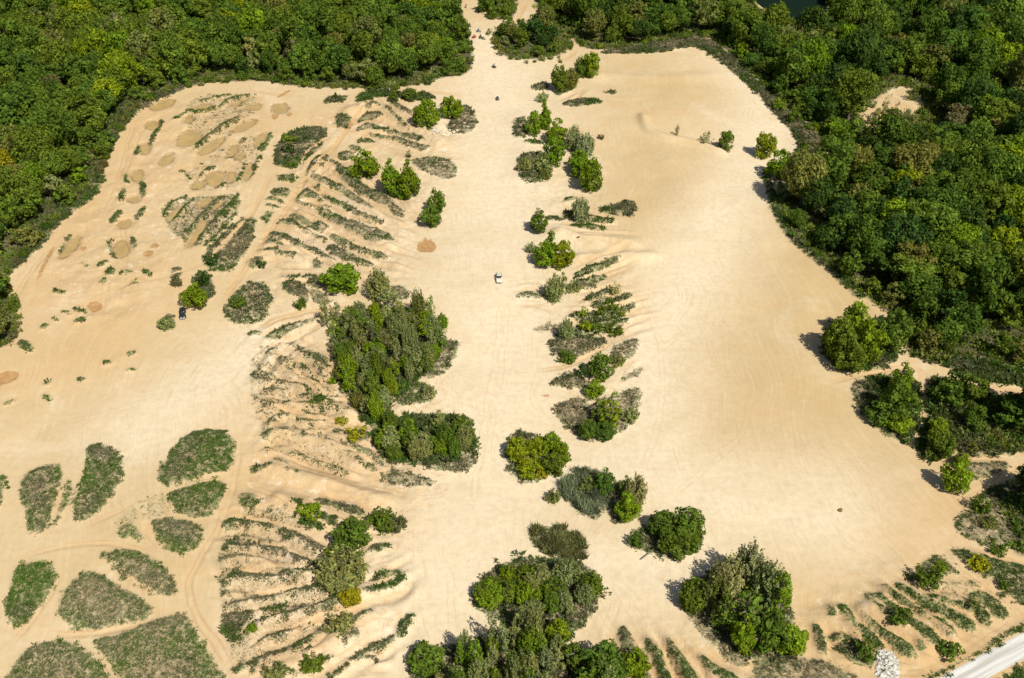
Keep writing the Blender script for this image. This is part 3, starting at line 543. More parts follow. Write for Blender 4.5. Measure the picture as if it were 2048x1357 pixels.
    bare = q.ramp(q.noise(P, .9, 5, .8), .47, .60)
    g = q.math('MULTIPLY', g, q.math('SUBTRACT', 1.0, q.math('MULTIPLY', bare, q.math('SUBTRACT', 1.55, q.attr('dens'), clamp=True))))
    g = q.math('MULTIPLY', g, q.ramp(q.attr('dens'), .0, .7))
    c = q.mix(g, c, gc)
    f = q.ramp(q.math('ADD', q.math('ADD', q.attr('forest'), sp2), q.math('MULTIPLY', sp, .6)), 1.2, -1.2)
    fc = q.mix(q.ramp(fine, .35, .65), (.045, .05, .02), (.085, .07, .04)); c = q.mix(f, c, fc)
    q.put(b.inputs['Base Color'], c); b.inputs['Roughness'].default_value = .95; b.inputs['Specular IOR Level'].default_value = .1
    bp = q.n('ShaderNodeBump'); bp.inputs['Distance'].default_value = .35; bp.inputs['Strength'].default_value = .55
    hgt = q.math('ADD', q.math('MULTIPLY', fine, q.math('ADD', .25, rough)), q.math('MULTIPLY', s1, .15)); hgt = q.math('ADD', hgt, q.math('MULTIPLY', q.noise(P, 1.8, 4, .7), q.math('MULTIPLY', q.math('ADD', rough, g), .5)))
    q.put(bp.inputs['Height'], hgt); q.put(b.inputs['Normal'], bp.outputs[0])
    return m
idx = np.arange(NX*NY).reshape(NY, NX)
F = np.stack([idx[:-1, :-1], idx[:-1, 1:], idx[1:, 1:], idx[1:, :-1]], -1).reshape(-1, 4)
gm = npmesh('ground', np.stack([GX, GY, Hh], -1).reshape(-1, 3), F, [ground_material()], smooth=True,
    attrs=[('grass', A_g), ('lush', A_l), ('dens', A_d), ('rough', A_r), ('forest', A_f), ('trk', A_t), ('trv', A_v), ('rut', A_u), ('gul', A_q), ('pale', A_p), ('tan', A_n), ('orange', A_o), ('wet', A_w), ('damp', A_m)])
tag(link('ground', gm), 'pale sandy quarry ground worn by wheel tracks and low ridges', 'ground', kind='structure')

# ---- water, road
mw, nt, b = newmat('muddy_water'); q = NB(nt); Pn = q.n('ShaderNodeNewGeometry').outputs['Position']
q.put(b.inputs['Base Color'], q.mix(q.ramp(q.noise(Pn, .25, 3), .35, .65), (.315, .215, .080), (.26, .185, .072))); b.inputs['Roughness'].default_value = .3; b.inputs['Specular IOR Level'].default_value = .25
def flat(name, Q, z, mat):
    bm = bmesh.new(); vs = [bm.verts.new((p[0], p[1], z)) for p in Q]; f = bm.faces.new(vs)
    if f.normal.z < 0 or poly_area(Q) < 0: bmesh.ops.reverse_faces(bm, faces=[f])
    me = bpy.data.meshes.new(name); bmesh.ops.triangulate(bm, faces=bm.faces[:]); bm.to_mesh(me); bm.free(); me.materials.append(mat); return link(name, me)
def poly_area(Q): x, y = Q[:, 0], Q[:, 1]; return .5*np.sum(x*np.roll(y, -1)-y*np.roll(x, -1))
for k, (Q, z) in enumerate(pud):
    c = Q.mean(0); e = Q-c; r = np.linalg.norm(e, axis=1)[:, None]; rr = np.random.default_rng(k)
    Q2 = c+e*(1+(.15+.35*rr.random((len(Q), 1)))/r)
    tag(flat('puddle', Q2, z, mw), 'muddy ochre rain puddle in a hollow of the sand', 'puddle', 'muddy puddles in the upper left sand', 'structure')
ml = simple('pond_water', (.006, .013, .009), .9, spec=.0)
QL2 = QL.mean(0)+(QL-QL.mean(0))*1.02
tag(flat('lake', QL2, -1.2, ml), 'dark green pond behind the trees at the top right', 'pond', kind='structure')
mr, nt, b = newmat('gravel_road'); q = NB(nt); Pn = q.n('ShaderNodeNewGeometry').outputs['Position']
dirR = gp(2048, 1265)[0]-gp(1880, 1357)[0], gp(2048, 1265)[1]-gp(1880, 1357)[1]; ang = math.atan2(dirR[1], dirR[0])
st = q.noise(q.vscale(Pn, (.04, .9, 1, -ang)), 1, 3, .6)
x = q.n('ShaderNodeVectorRotate', rotation_type='Z_AXIS'); q.put(x.inputs['Vector'], Pn); x.inputs['Angle'].default_value = -ang
st = q.noise(q.vscale(x.outputs[0], (.03, .9, 1)), 1, 3, .6)
cr = q.mix(q.ramp(st, .38, .62), (.31, .295, .255), (.46, .45, .42)); cr = q.mix(q.ramp(q.noise(Pn, 2.5, 4, .8), .4, .75, 0, .35), cr, (.3, .28, .24))
q.put(b.inputs['Base Color'], cr); b.inputs['Roughness'].default_value = .9
tag(flat('road', QR, .075, mr), 'wide white gravel road crossing the bottom right corner', 'road', kind='structure')

# ================================================================== FOLIAGE
def leaf_material(name='leaf', trans=.38):
    m, nt, b = newmat(name); q = NB(nt); nt.nodes.remove(b)
    oc = q.n('ShaderNodeObjectInfo').outputs['Color']; c = q.mix(1.0, oc, q.attr('leafc', True), 'MULTIPLY')
    d = q.n('ShaderNodeBsdfDiffuse'); t = q.n('ShaderNodeBsdfTranslucent'); q.put(d.inputs[0], c); q.put(t.inputs[0], q.mix(1.0, c, (1.25, 1.2, .6), 'MULTIPLY'))
    g = q.n('ShaderNodeBsdfGlossy'); g.inputs['Roughness'].default_value = .45; g.inputs['Color'].default_value = (.9, .95, 1, 1)
    a = q.n('ShaderNodeMixShader'); a.inputs[0].default_value = trans; nt.links.new(d.outputs[0], a.inputs[1]); nt.links.new(t.outputs[0], a.inputs[2])
    a2 = q.n('ShaderNodeMixShader'); a2.inputs[0].default_value = .0; nt.links.new(a.outputs[0], a2.inputs[1]); nt.links.new(g.outputs[0], a2.inputs[2])
    nt.links.new(a2.outputs[0], nt.nodes['Material Output'].inputs[0]); return m
LEAF = leaf_material(); BARK = simple('bark', (.11, .085, .06), .9, noise=.35, ns=3.); PALEBARK = simple('pale_bark', (.17, .155, .12), .85, noise=.2, ns=3.)

def unit(v): return v/(np.linalg.norm(v, axis=-1, keepdims=True)+1e-9)
def quads(C, N, size, r, asp=1.0):
    """leaf-spray quads at centres C facing N"""
    n = len(C); t = unit(np.cross(N, r.normal(size=(n, 3)))); u = np.cross(N, t); s = (size*r.uniform(.6, 1.35, n))[:, None]
    bend = N*s*r.uniform(-.35, .35, (n, 1))
    V = np.stack([C-t*s*asp, C-u*s*.62+bend*.5, C+t*s*asp+bend, C+u*s*.62], 1)
    return V.reshape(-1, 3), np.arange(4*n).reshape(n, 4)
def leafcol(base, r, n, sd=.15):
    v = np.clip(base*(1+sd*r.normal(size=n)), .35, 1.9)[:, None]; hue = r.normal(0, .10, (n, 1))
    return np.concatenate([v*(1+hue), v*(1+hue*.3), v*(1-hue*.8)], 1)
def crown_data(seed, W, H, z0, nl, per, leaf, kind='round'):
    r = np.random.default_rng(seed); a = W/2; zc = (H+z0)/2; c = (H-z0)/2
    VS, NS, CS = [], [], []
    for k in range(nl):
        u = unit(r.normal(size=3)); u[2] = u[2]*.9+(.12 if kind in ('oak', 'round') else -.08); u = unit(u)
        f = r.uniform(.5, .92) if k > nl*.15 else r.uniform(0, .4)
        lr = a*r.uniform(.22, .40)
        if kind == 'oak': lr = a*r.uniform(.24, .42); f = r.uniform(.5, .92)
        px, py, pz = a*f*u[0], a*f*u[1], c*f*u[2]
        t = (pz/c+1)/2
        if kind in ('dome', 'cone'): lr *= .74
        if kind == 'cone': s = 1.25-.85*t; px *= s; py *= s; lr *= (1.15-.45*t)
        if kind == 'dome': s = 1.22-.62*t; px *= s; py *= s; lr *= 1.1-.25*t
        if kind == 'poplar': s = 1.3-.95*t; px *= s; py *= s; lr *= 1.2-.5*t
        ctr = np.array([px, py, zc+pz]); st = 1.0 if kind != 'poplar' else 1.9
        if kind == 'poplar': lr *= .7
        n = int(per*(lr/(a*.32))**2)+4; v = unit(r.normal(size=(n, 3))); out = v@u; keep = (out > -.35) | (r.random(n) < .25); v = v[keep]; n = len(v)
        rr = lr*r.uniform(.72, 1.12, (n, 1)); p = ctr + v*rr*np.array([1, 1, st]); N = unit(v+.42*r.normal(size=(n, 3)))
        ok = p[:, 2] > z0*.7+.05; VS.append(p[ok]); NS.append(N[ok]); CS.append(leafcol(r.uniform(.78, 1.22), r, int(ok.sum())))
    return quads(np.vstack(VS), np.vstack(NS), leaf, r)+(np.vstack(CS),)
def wisp_data(seed, W, H, ns, per, leaf, spread=.5):
    """upright willow-like shoots"""
    r = np.random.default_rng(seed); VS, NS, CS = [], [], []
    for k in range(ns):
        az = r.uniform(0, 2*math.pi); rad = W/2*math.sqrt(r.random()); L = H*(1-.45*(rad/(W/2))**1.5)*r.uniform(.75, 1.08)
        top = np.array([math.cos(az)*rad, math.sin(az)*rad, L]); bot = np.array([top[0]*(1-spread), top[1]*(1-spread), 0])
        n = per; t = r.beta(1.4, 1.1, n)[:, None]*.97+.03; wd = (.34*(1-t)+.07)*W*.22
        p = bot+(top-bot)*t + r.normal(size=(n, 3))*wd*np.array([1, 1, .6]); p[:, 2] = np.abs(p[:, 2])+.05
        N = unit(np.array([math.cos(az), math.sin(az), .9])+.9*r.normal(size=(n, 3))); VS.append(p); NS.append(N); CS.append(leafcol(r.uniform(.75, 1.25), r, n, .25))
    return quads(np.vstack(VS), np.vstack(NS), leaf, r, 1.3)+(np.vstack(CS),)
def tube(pts, rad, k=6):
    V, Fc = [], []
    for i, (p, r_) in enumerate(zip(pts, rad)):
        for j in range(k):
            a = 2*math.pi*j/k; V.append((p[0]+r_*math.cos(a), p[1]+r_*math.sin(a), p[2]))
    for i in range(len(pts)-1):
        for j in range(k): Fc.append((i*k+j, i*k+(j+1) % k, (i+1)*k+(j+1) % k, (i+1)*k+j))
    return V, Fc
def trunk_mesh(name, seed, W, H, mat, multi=1):
    r = random.Random(seed); V, Fc = [], []
    def add(p, rr):
        v, f = tube(p, rr); o = len(V); V.extend(v); Fc.extend([tuple(i+o for i in q_) for q_ in f])
    for m in range(multi):
        bx, by = (0, 0) if multi == 1 else (r.uniform(-.3, .3), r.uniform(-.3, .3)); R0 = .026*H/math.sqrt(multi)
        lean = (r.uniform(-.4, .4)*multi**.5, r.uniform(-.4, .4)*multi**.5)
        pts = [(bx+lean[0]*t*t, by+lean[1]*t*t, -.3+t*H*.86) for t in (0, .08, .3, .5, .7, 1)]
        add(pts, [R0*1.5, R0*1.05, R0*.85, R0*.6, R0*.38, R0*.1])
        for k in range(7 if multi == 1 else 3):
            t = r.uniform(.25, .75); az = r.uniform(0, 6.28); L = W*.36*r.uniform(.7, 1.1); p0 = (bx+lean[0]*t*t, by+lean[1]*t*t, -.3+t*H*.86)
            add([p0, (p0[0]+L*.5*math.cos(az), p0[1]+L*.5*math.sin(az), p0[2]+L*.35), (p0[0]+L*math.cos(az), p0[1]+L*math.sin(az), p0[2]+L*.8)], [R0*.4, R0*.26, R0*.07])
    return npmesh(name, V, Fc, [mat], smooth=True)

# kinds: list of (crown mesh, trunk mesh, W, H)
KIND = {}
def addkind(k, W, H, fn, n, mat=BARK, multi=1):
    KIND[k] = []
    for s in range(n):
        V, Fc, C = fn(100*s+hash_(k)); KIND[k].append((npmesh(k+'_crown', V, Fc, [LEAF], facecol=C), trunk_mesh(k+'_trunk', s+hash_(k), W, H, mat, multi), W, H))
def hash_(k): return sum(ord(c)*(i+3) for i, c in enumerate(k)) % 9973
addkind('round', 6, 7, lambda s: crown_data(s, 6, 7, .15, 66, 88, .25, 'dome'), 5)
addkind('cone', 5.5, 8.5, lambda s: crown_data(s, 5.5, 8.5, .2, 66, 84, .25, 'cone'), 4)
addkind('oak', 10, 12, lambda s: crown_data(s, 10, 12, 2.5, 44, 130, .36, 'oak'), 6)
addkind('tall', 7.5, 13, lambda s: crown_data(s, 7.5, 13, 1.5, 42, 110, .33, 'round'), 5)
addkind('poplar', 4, 10, lambda s: crown_data(s, 4, 10, .5, 36, 55, .22, 'poplar'), 5, PALEBARK)
addkind('willow', 6, 6.5, lambda s: wisp_data(s, 6, 6.5, 85, 55, .18), 4, BARK, 4)
addkind('thin', 3, 4.5, lambda s: wisp_data(s, 3, 4.5, 14, 26, .16, .7), 2, BARK, 2)
BUSH = {'bush': [], 'wbush': []}
for s in range(4):
    V, Fc, C = crown_data(s+900, 3.2, 2.4, .05, 16, 55, .20, 'dome'); BUSH['bush'].append((npmesh('bush_foliage', V, Fc, [LEAF], facecol=C), 3.2, 2.4))
    V, Fc, C = wisp_data(s+950, 3.2, 2.4, 30, 30, .13); BUSH['wbush'].append((npmesh('willow_bush_foliage', V, Fc, [LEAF], facecol=C), 3.2, 2.4))

TINT = {'mid': (.100, .146, .018), 'dark': (.044, .078, .015), 'bright': (.135, .200, .012), 'lime': (.170, .218, .012), 'yellow': (.25, .23, .012), 'gray': (.195, .215, .070),
        'olive': (.142, .150, .034), 'brown': (.125, .115, .046), 'pale': (.240, .250, .105), 'deep': (.068, .114, .016), 'rust': (.15, .085, .03)}
WORD = {'mid': 'mid green', 'dark': 'dark green', 'bright': 'bright green', 'lime': 'lime green', 'yellow': 'yellow', 'gray': 'grey green', 'olive': 'olive green', 'brown': 'brownish',
        'pale': 'pale feathery', 'deep': 'deep green', 'rust': 'rust tinged'}
def tinted(t, r, j=.12):
    c = TINT[t]; v = 1+r.uniform(-j, j); h = r.uniform(-.10, .10); return (c[0]*v*(1+h), c[1]*v, c[2]*v*(1-h), 1)
TREES = []      # (object, x, y, tint, kind, size)
def place_tree(x, y, z, w, h, kind, tint, r, name='tree', label=None, group=None, rz=None):
    me, tr, W0, H0 = r.choice(KIND[kind]); rz = r.uniform(0, 6.28) if rz is None else rz
    e = link(name, None, (x, y, z), rz, (w/W0, w/W0, h/H0)); c = link('crown', me, parent=e); c.color = tinted(tint, r); link('trunk', tr, parent=e)
    tag(e, label, 'tree', group); TREES.append((e, x, y, tint, kind, w, h)); return e
def place_bush(x, y, z, w, h, kind, tint, r, label=None, group=None):
    me, W0, H0 = r.choice(BUSH[kind]); o = link('shrub', me, (x, y, z-.05), r.uniform(0, 6.28), (w/W0, w/W0, h/H0)); o.color = tinted(tint, r)
    tag(o, label, 'shrub', group); TREES.append((o, x, y, tint, kind, w, h)); return o
def from_box(x0, y0, x1, y1, kind):
    """photo box of a whole plant -> base point, width, height in metres"""
    yb = y1
    for _ in range(4):
        s = pxscale(yb); w = (x1-x0)/s; p = pitch_at(yb); yb = y1 - .38*w*s*math.sin(p)
    x, y, z = gpt((x0+x1)/2, yb); s = pxscale(yb); h = max((yb-y0)/s - .15*w*math.sin(p), .8*w*.5)/math.cos(p)
    return x, y, z-.06*h, w*1.2, h*1.1

# ------------------------------------------------------------------ free-standing trees and shrubs (photo boxes)
SOLO = [ # x0,y0,x1,y1,kind,tint
 (827,198,876,262,'round','bright'),(884,190,923,240,'round','bright'),(778,176,797,207,'cone','mid'),(807,176,835,205,'cone','mid'),(704,300,757,364,'round','bright'),
 (763,318,805,395,'cone','bright'),(798,320,842,405,'cone','bright'),(785,345,820,400,'round','bright'),(857,374,892,432,'cone','mid'),(843,408,880,458,'round','mid'),(649,525,717,594,'round','bright'),
 (737,533,780,605,'willow','gray'),(757,560,803,640,'poplar','gray'),(845,770,872,802,'wbush','pale'),(672,835,697,852,'bush','yellow'),(692,866,730,884,'bush','yellow'),(655,730,672,772,'bush','lime'),
 (1100,120,1135,188,'cone','mid'),(1125,138,1155,178,'willow','olive'),(1150,112,1180,152,'willow','mid'),(1166,102,1198,157,'round','bright'),(1072,183,1095,206,'wbush','gray'),
 (1075,203,1103,262,'cone','bright'),(1052,222,1088,274,'round','bright'),(1093,235,1131,292,'cone','bright'),(1086,270,1128,335,'round','bright'),(1130,250,1165,303,'willow','pale'),(1150,262,1186,318,'willow','pale'),
 (1135,296,1172,345,'round','bright'),(1143,310,1176,360,'cone','bright'),(1158,312,1200,390,'round','bright'),(1040,310,1065,345,'wbush','gray'),(1062,305,1100,350,'wbush','gray'),(1078,338,1102,362,'wbush','olive'),
 (1144,392,1177,441,'willow','pale'),(1059,416,1096,472,'cone','mid'),(1084,458,1117,530,'cone','bright'),(1071,480,1112,540,'round','bright'),(1105,480,1146,543,'round','lime'),(1051,475,1070,507,'wbush','gray'),
 (1090,547,1125,607,'willow','gray'),(1112,543,1136,595,'poplar','mid'),(1137,560,1162,588,'wbush','gray'),(1215,562,1242,592,'thin','pale'),(1204,600,1236,625,'wbush','mid'),(1190,612,1213,636,'bush','mid'),
 (1216,608,1235,625,'bush','mid'),(1156,620,1175,640,'bush','lime'),(1157,642,1181,666,'bush','lime'),(1178,645,1203,665,'bush','mid'),(1210,645,1245,668,'wbush','mid'),(1234,622,1252,636,'bush','lime'),
 (1118,633,1146,682,'willow','gray'),(1117,700,1150,729,'wbush','mid'),(1155,728,1180,760,'bush','dark'),(1178,702,1222,765,'round','mid'),(1171,760,1206,800,'round','bright'),(1200,778,1242,858,'poplar','lime'),
 (1180,790,1212,850,'poplar','mid'),(1243,812,1275,847,'wbush','gray'),(1160,836,1189,884,'round','mid'),(1186,845,1227,883,'round','deep'),(1221,703,1247,737,'wbush','gray'),
 (1014,874,1058,925,'round','lime'),(1052,872,1090,920,'round','lime'),(1083,864,1120,915,'round','bright'),(1108,882,1140,928,'round','bright'),(1035,918,1082,958,'round','lime'),(1082,905,1127,955,'round','mid'),(1074,938,1097,958,'bush','yellow'),
 (1185,935,1227,996,'cone','deep'),(1158,950,1192,990,'round','olive'),(1092,972,1118,1010,'wbush','olive'),(1250,948,1290,1015,'willow','pale'),(1236,950,1262,1000,'poplar','mid'),(1232,985,1276,1046,'round','lime'),
 (1338,1015,1402,1088,'round','mid'),(1297,1022,1350,1082,'round','mid'),(1318,1050,1390,1116,'round','mid'),(1255,1060,1284,1100,'wbush','mid'),
 (1508,262,1548,322,'round','lime'),(1437,258,1465,305,'round','mid'),(1400,262,1426,292,'thin','pale'),(1349,246,1358,273,'thin','olive'),(1530,298,1580,366,'round','bright'),(1573,215,1598,248,'round','mid'),(1546,195,1572,222,'wbush','bright'),
 (369,567,415,626,'round','bright'),(395,543,421,575,'wbush','dark'),(410,505,437,531,'bush','dark'),(561,266,588,290,'bush','mid'),(565,288,590,310,'bush','dark'),(574,320,597,338,'bush','mid'),(812,299,826,317,'thin','mid'),
 (514,516,531,540,'bush','dark'),(590,595,612,620,'wbush','mid'),(320,634,350,661,'wbush','gray'),(465,590,492,618,'wbush','mid'),(665,186,676,200,'bush','dark'),
 (638,1098,730,1188,'willow','gray'),(672,1037,744,1112,'round','mid'),(650,1093,692,1132,'willow','lime'),(683,1180,722,1219,'round','yellow'),(738,1020,790,1064,'wbush','mid'),(780,1035,812,1064,'wbush','brown'),
 (655,1228,708,1274,'wbush','gray'),(494,1248,517,1272,'bush','bright'),(530,1328,572,1368,'wbush','gray'),(606,1322,648,1347,'wbush','mid'),(596,1020,640,1045,'bush','bright'),(818,1293,888,1352,'round','mid'),
 (1093,1240,1138,1292,'round','lime'),(1160,1290,1246,1388,'round','mid'),(1243,1300,1294,1362,'round','bright'),
 (1358,1155,1412,1226,'willow','mid'),(1400,1150,1452,1228,'willow','olive'),(1418,1110,1480,1200,'willow','pale'),(1462,1085,1520,1185,'willow','pale'),(1500,1120,1562,1222,'willow','gray'),(1450,1175,1520,1290,'poplar','mid'),
 (1455,1230,1505,1312,'cone','bright'),(1528,1140,1577,1245,'poplar','bright'),(1500,1215,1572,1312,'cone','mid'),(1540,1250,1606,1312,'round','bright'),(1420,1190,1470,1270,'poplar','mid'),
 (1708,1280,1748,1322,'wbush','mid'),(1776,1220,1822,1260,'bush','mid'),(1828,1137,1876,1180,'wbush','mid'),(1880,1300,1926,1326,'bush','mid'),(1934,1118,1972,1143,'wbush','yellow'),(1994,1157,2016,1180,'bush','deep'),
 (1936,1200,1960,1219,'bush','olive'),(1870,1128,1893,1143,'wbush','bright'),(1978,1090,2010,1112,'wbush','mid'),
 (1905,905,1934,940,'round','bright'),(1878,920,1930,993,'round','bright'),(1852,832,1892,885,'cone','lime'),(1848,862,1900,926,'round','mid'),
 (1775,722,1818,800,'cone','bright'),(1757,758,1818,850,'round','mid'),(1733,795,1790,855,'round','mid'),(1765,822,1820,865,'round','bright'),(1800,866,1824,890,'bush','deep'),
 (1645,625,1700,720,'round','mid'),(1680,600,1735,690,'round','bright'),(1662,670,1722,748,'round','mid'),(1705,640,1760,730,'round','bright'),(1745,610,1806,710,'round','mid'),(1940,990,1975,1030,'wbush','mid'),
 (1958,1035,1990,1058,'wbush','olive'),(1650,225,1664,243,'bush','lime'),(1605,245,1622,262,'bush','mid'),(1595,285,1615,310,'bush','mid'),(1552,372,1580,400,'wbush','gray'),
 (975,5,1000,40,'round','mid'),(1000,0,1030,38,'round','mid'),(955,-15,985,28,'round','deep'),(345,540,366,575,'wbush','brown'),(1196,268,1208,280,'wbush','brown'),(1640,300,1650,312,'bush','olive'),(1755,190,1775,250,'thin','olive'),(1772,205,1792,262,'thin','mid'),(1732,222,1750,250,'wbush','gray'),(1800,215,1820,240,'wbush','gray'),(1778,238,1800,262,'wbush','mid'),(1815,170,1838,205,'thin','mid'),(1745,246,1768,272,'wbush','olive')]
rt = random.Random(5)
for (x0, y0, x1, y1, kind, tint) in SOLO:
    x, y, z, w, h = from_box(x0, y0, x1, y1, kind)
    if kind in BUSH: place_bush(x, y, z, w*1.1, min(h, w*1.1), kind, tint, rt)
    else: place_tree(x, y, z, w, h, kind, tint, rt)
# clustered copses: (outline, spacing px, width px, height m, kinds, tints)
COPSE = [([(655,640),(740,615),(800,645),(850,620),(890,655),(885,720),(860,750),(800,765),(775,830),(745,850),(720,820),(680,760),(652,700)],28,33,8.5,['poplar','willow','cone','willow','poplar'],['bright','gray','olive','gray','mid','lime','gray','bright']),
 ([(745,880),(790,860),(850,850),(900,850),(940,870),(945,905),(900,930),(820,925),(765,915)],27,40,7.5,['poplar','cone','willow','poplar'],['mid','gray','bright','mid','gray']),
 ([(960,1190),(1000,1150),(1040,1140),(1100,1150),(1160,1150),(1195,1180),(1180,1225),(1150,1250),(1060,1240),(1000,1220)],36,52,5.5,['willow','willow','cone','willow'],['mid','olive','gray','mid','bright']),
 ([(900,1340),(960,1290),(1040,1270),(1100,1290),(1160,1340),(1240,1400),(1230,1440),(880,1440),(870,1380)],36,44,9.5,['poplar','willow','poplar'],['mid','gray','mid','gray','bright'])]
def scatter(P, step, r, jit=.33):
    P = np.array(P, float); (x0, y0), (x1, y1) = P.min(0), P.max(0); out = []; row = 0; yy = y0
    while yy <= y1:
        xx = x0+(step/2 if row % 2 else 0)
        while xx <= x1:
            X = xx+r.uniform(-jit, jit)*step; Y = yy+r.uniform(-jit, jit)*step*.7
            if poly_sdf(np.array([X]), np.array([Y]), P)[0] < 0: out.append((X, Y))
            xx += step
        yy += step*.62; row += 1
    return out
for P, step, wpx, hm, kinds, tints in COPSE:
    for X, Y in scatter(P, step, rt):
        x, y, z = gpt(X, Y); w = wpx/pxscale(Y)*rt.uniform(.6, 1.25)
        if vnoise(np.array([x]), np.array([y]), 5, 303)[0] > .28: continue
        place_tree(x, y, z, w, hm*rt.uniform(.5, 1.3), rt.choice(kinds), rt.choice(tints), rt)
# low bushes around the copses and along the wood edges
def edge_bushes(P, step, wm, tints, closed=False, off=0):
    Q = chaikin(P, 1, closed); acc = 0
    for a, b_ in zip(Q[:-1], Q[1:]):
        L = np.hypot(*(b_-a)); k = 0
        while acc < L:
            p = a+(b_-a)*acc/L; X = p[0]+rt.uniform(-5, 5); Y = p[1]+rt.uniform(-4, 4)-off
            if -60 < X < 2110 and -30 < Y < 1400:
                x, y, z = gpt(X, Y); w = wm*rt.uniform(.6, 1.35); place_bush(x, y, z, w, w*rt.uniform(.6, .95), rt.choice(['bush', 'bush', 'wbush']), rt.choice(tints), rt)
            acc += step*rt.uniform(.7, 1.4)
        acc -= L
edge_bushes([(0,690),(36,672),(32,612),(5,578),(10,545),(68,500),(115,435),(160,402),(200,350),(212,320),(225,275),(285,205),(365,180),(430,165),(520,161),(600,174),(700,178),(760,181),(840,173),(880,160),(938,152),(946,110),(932,60),(912,0)],20,3.4,['mid','brown','olive','gray','deep','mid'],off=2)
edge_bushes([(1160,97),(1200,101),(1330,84),(1400,70),(1440,80),(1530,160),(1580,205),(1650,280)],22,3.4,['mid','deep','bright','mid'],off=3)
edge_bushes([(1560,365),(1556,420),(1580,462),(1630,510),(1690,553),(1735,598)],17,3.0,['mid','lime','gray','deep','mid','bright'],off=2)
edge_bushes([(982,75),(1000,112),(1040,126),(1100,124),(1145,100)],15,3.2,['mid','gray','olive'],off=2)
edge_bushes([(1940,905),(1900,880),(1855,850)],24,3.2,['deep','olive'],off=4)
edge_bushes([(1735,190),(1765,270),(1800,255),(1850,225)],22,3.2,['mid','gray'],off=0)

# ------------------------------------------------------------------ the woods
PU = lambda: None
cand = []; step = 8.6; rowi = 0
for yy in np.arange(90, 660, step*.86):
    rowi += 1
    for xx in np.arange(-330+(step/2)*(rowi % 2), 330, step):
        x = xx+rt.uniform(-.34, .34)*step; y = yy+rt.uniform(-.34, .34)*step
        u, v = to_px(x, y)
        if -90 < u < 2140 and -95 < v < 1440: cand.append((x, y, u, v))
cx = np.array([c[0] for c in cand]); cy = np.array([c[1] for c in cand]); df = np.min([poly_sdf(cx, cy, Q) for Q in FORESTS], 0)
hasolo = np.array([(t[1], t[2], t[5]) for t in TREES if t[4] not in BUSH])
forest = []
NOTREE = [[(1700,200),(1780,160),(1860,160),(1885,250),(1830,320),(1740,330),(1695,280)],[(1470,-95),(1720,-95),(1668,10),(1655,72),(1600,98),(1560,95),(1505,45),(1480,0)]]
for (x, y, u, v), d in zip(cand, df):
    if d > -.8 or v > 1300: continue
    if min(poly_sdf(np.array([u]), np.array([v]), np.array(NT, float))[0] for NT in NOTREE) < 0: continue
    if np.min(np.hypot(hasolo[:, 0]-x, hasolo[:, 1]-y) - hasolo[:, 2]*.5) < 2.2: continue
    gap = vnoise(np.array([x]), np.array([y]), 22, 77)[0]
    if gap > .40 and d < -9: continue
    right = u > 1060; edge = d > -7
    w = rt.choice([rt.uniform(6.5, 10), rt.uniform(9, 14)]) if not edge else rt.uniform(5.5, 9.5); h = w*rt.uniform(.95, 1.6) if not edge else w*rt.uniform(.9, 1.35)
    if right and not edge: w *= 1.08; h *= 1.12
    if 930 < u < 1150 and v < 130: w *= .75; h *= .7
    kind = rt.choice(['oak', 'oak', 'oak', 'tall', 'round']) if not edge else rt.choice(['round', 'tall', 'oak', 'round', 'willow' if rt.random() < .4 else 'cone'])
    n = vnoise(np.array([x]), np.array([y]), 40, 55)[0]+rt.uniform(-.35, .35)
    if right: tint = rt.choice(['deep', 'deep', 'dark', 'dark', 'mid', 'mid', 'deep', 'mid', 'deep', 'bright' if rt.random() < .5 else 'mid', 'olive', 'brown' if rt.random() < .15 else 'dark'])
    else: tint = rt.choice(['mid', 'mid', 'deep', 'deep', 'olive', 'mid', 'mid', 'bright' if rt.random() < .6 else 'mid', 'lime' if rt.random() < .25 else 'mid', 'gray' if rt.random() < .5 else 'mid', 'brown' if rt.random() < .2 else 'mid', 'yellow' if rt.random() < .12 else 'deep'])
    if n > .42 and rt.random() < .18: tint = 'lime'
    forest.append((x, y, w, h, kind, tint, u, v))
forest.sort(key=lambda t: -(t[2]/math.hypot(t[0], t[1], CAM_H)) + (5 if not (-20 < t[6] < 2068 and t[7] > -40) else 0))
NIND = max(0, 300-sum(1 for t in TREES if t[4] not in BUSH))
print('solo/copse', len([t for t in TREES if t[4] not in BUSH]), 'bushes', len([t for t in TREES if t[4] in BUSH]), 'forest', len(forest), 'individual', NIND)
for (x, y, w, h, kind, tint, u, v) in forest[:NIND]: place_tree(x, y, hat(x, y), w, h, kind, tint, rt)
# all the farther trees as one wood
lite = {k: [crown_data(s*7+hash_(k), W0, H0, z0, nl, pr, lf, kd) + (W0, H0) for s in range(3)] for k, W0, H0, z0, nl, pr, lf, kd in
        [('oak', 10, 12, 2.5, 32, 72, .46, 'oak'), ('tall', 7.5, 13, 1.5, 30, 64, .42, 'round'), ('round', 6, 7, .5, 30, 60, .34, 'dome'), ('cone', 5.5, 8.5, .6, 30, 60, .34, 'cone')]}
VS, FS, CS, off = [], [], [], 0
for (x, y, w, h, kind, tint, u, v) in forest[NIND:]:
    V, Fc, C, W0, H0 = rt.choice(lite.get(kind, lite['round'])); a = rt.uniform(0, 6.28); ca, sa = math.cos(a), math.sin(a)
    X = (V[:, 0]*ca-V[:, 1]*sa)*w/W0+x; Y = (V[:, 0]*sa+V[:, 1]*ca)*w/W0+y; Zz = V[:, 2]*h/H0+hat(x, y)
    VS.append(np.stack([X, Y, Zz], 1)); FS.append(Fc+off); off += len(V); CS.append(C*np.array(tinted(tint, rt)[:3]))
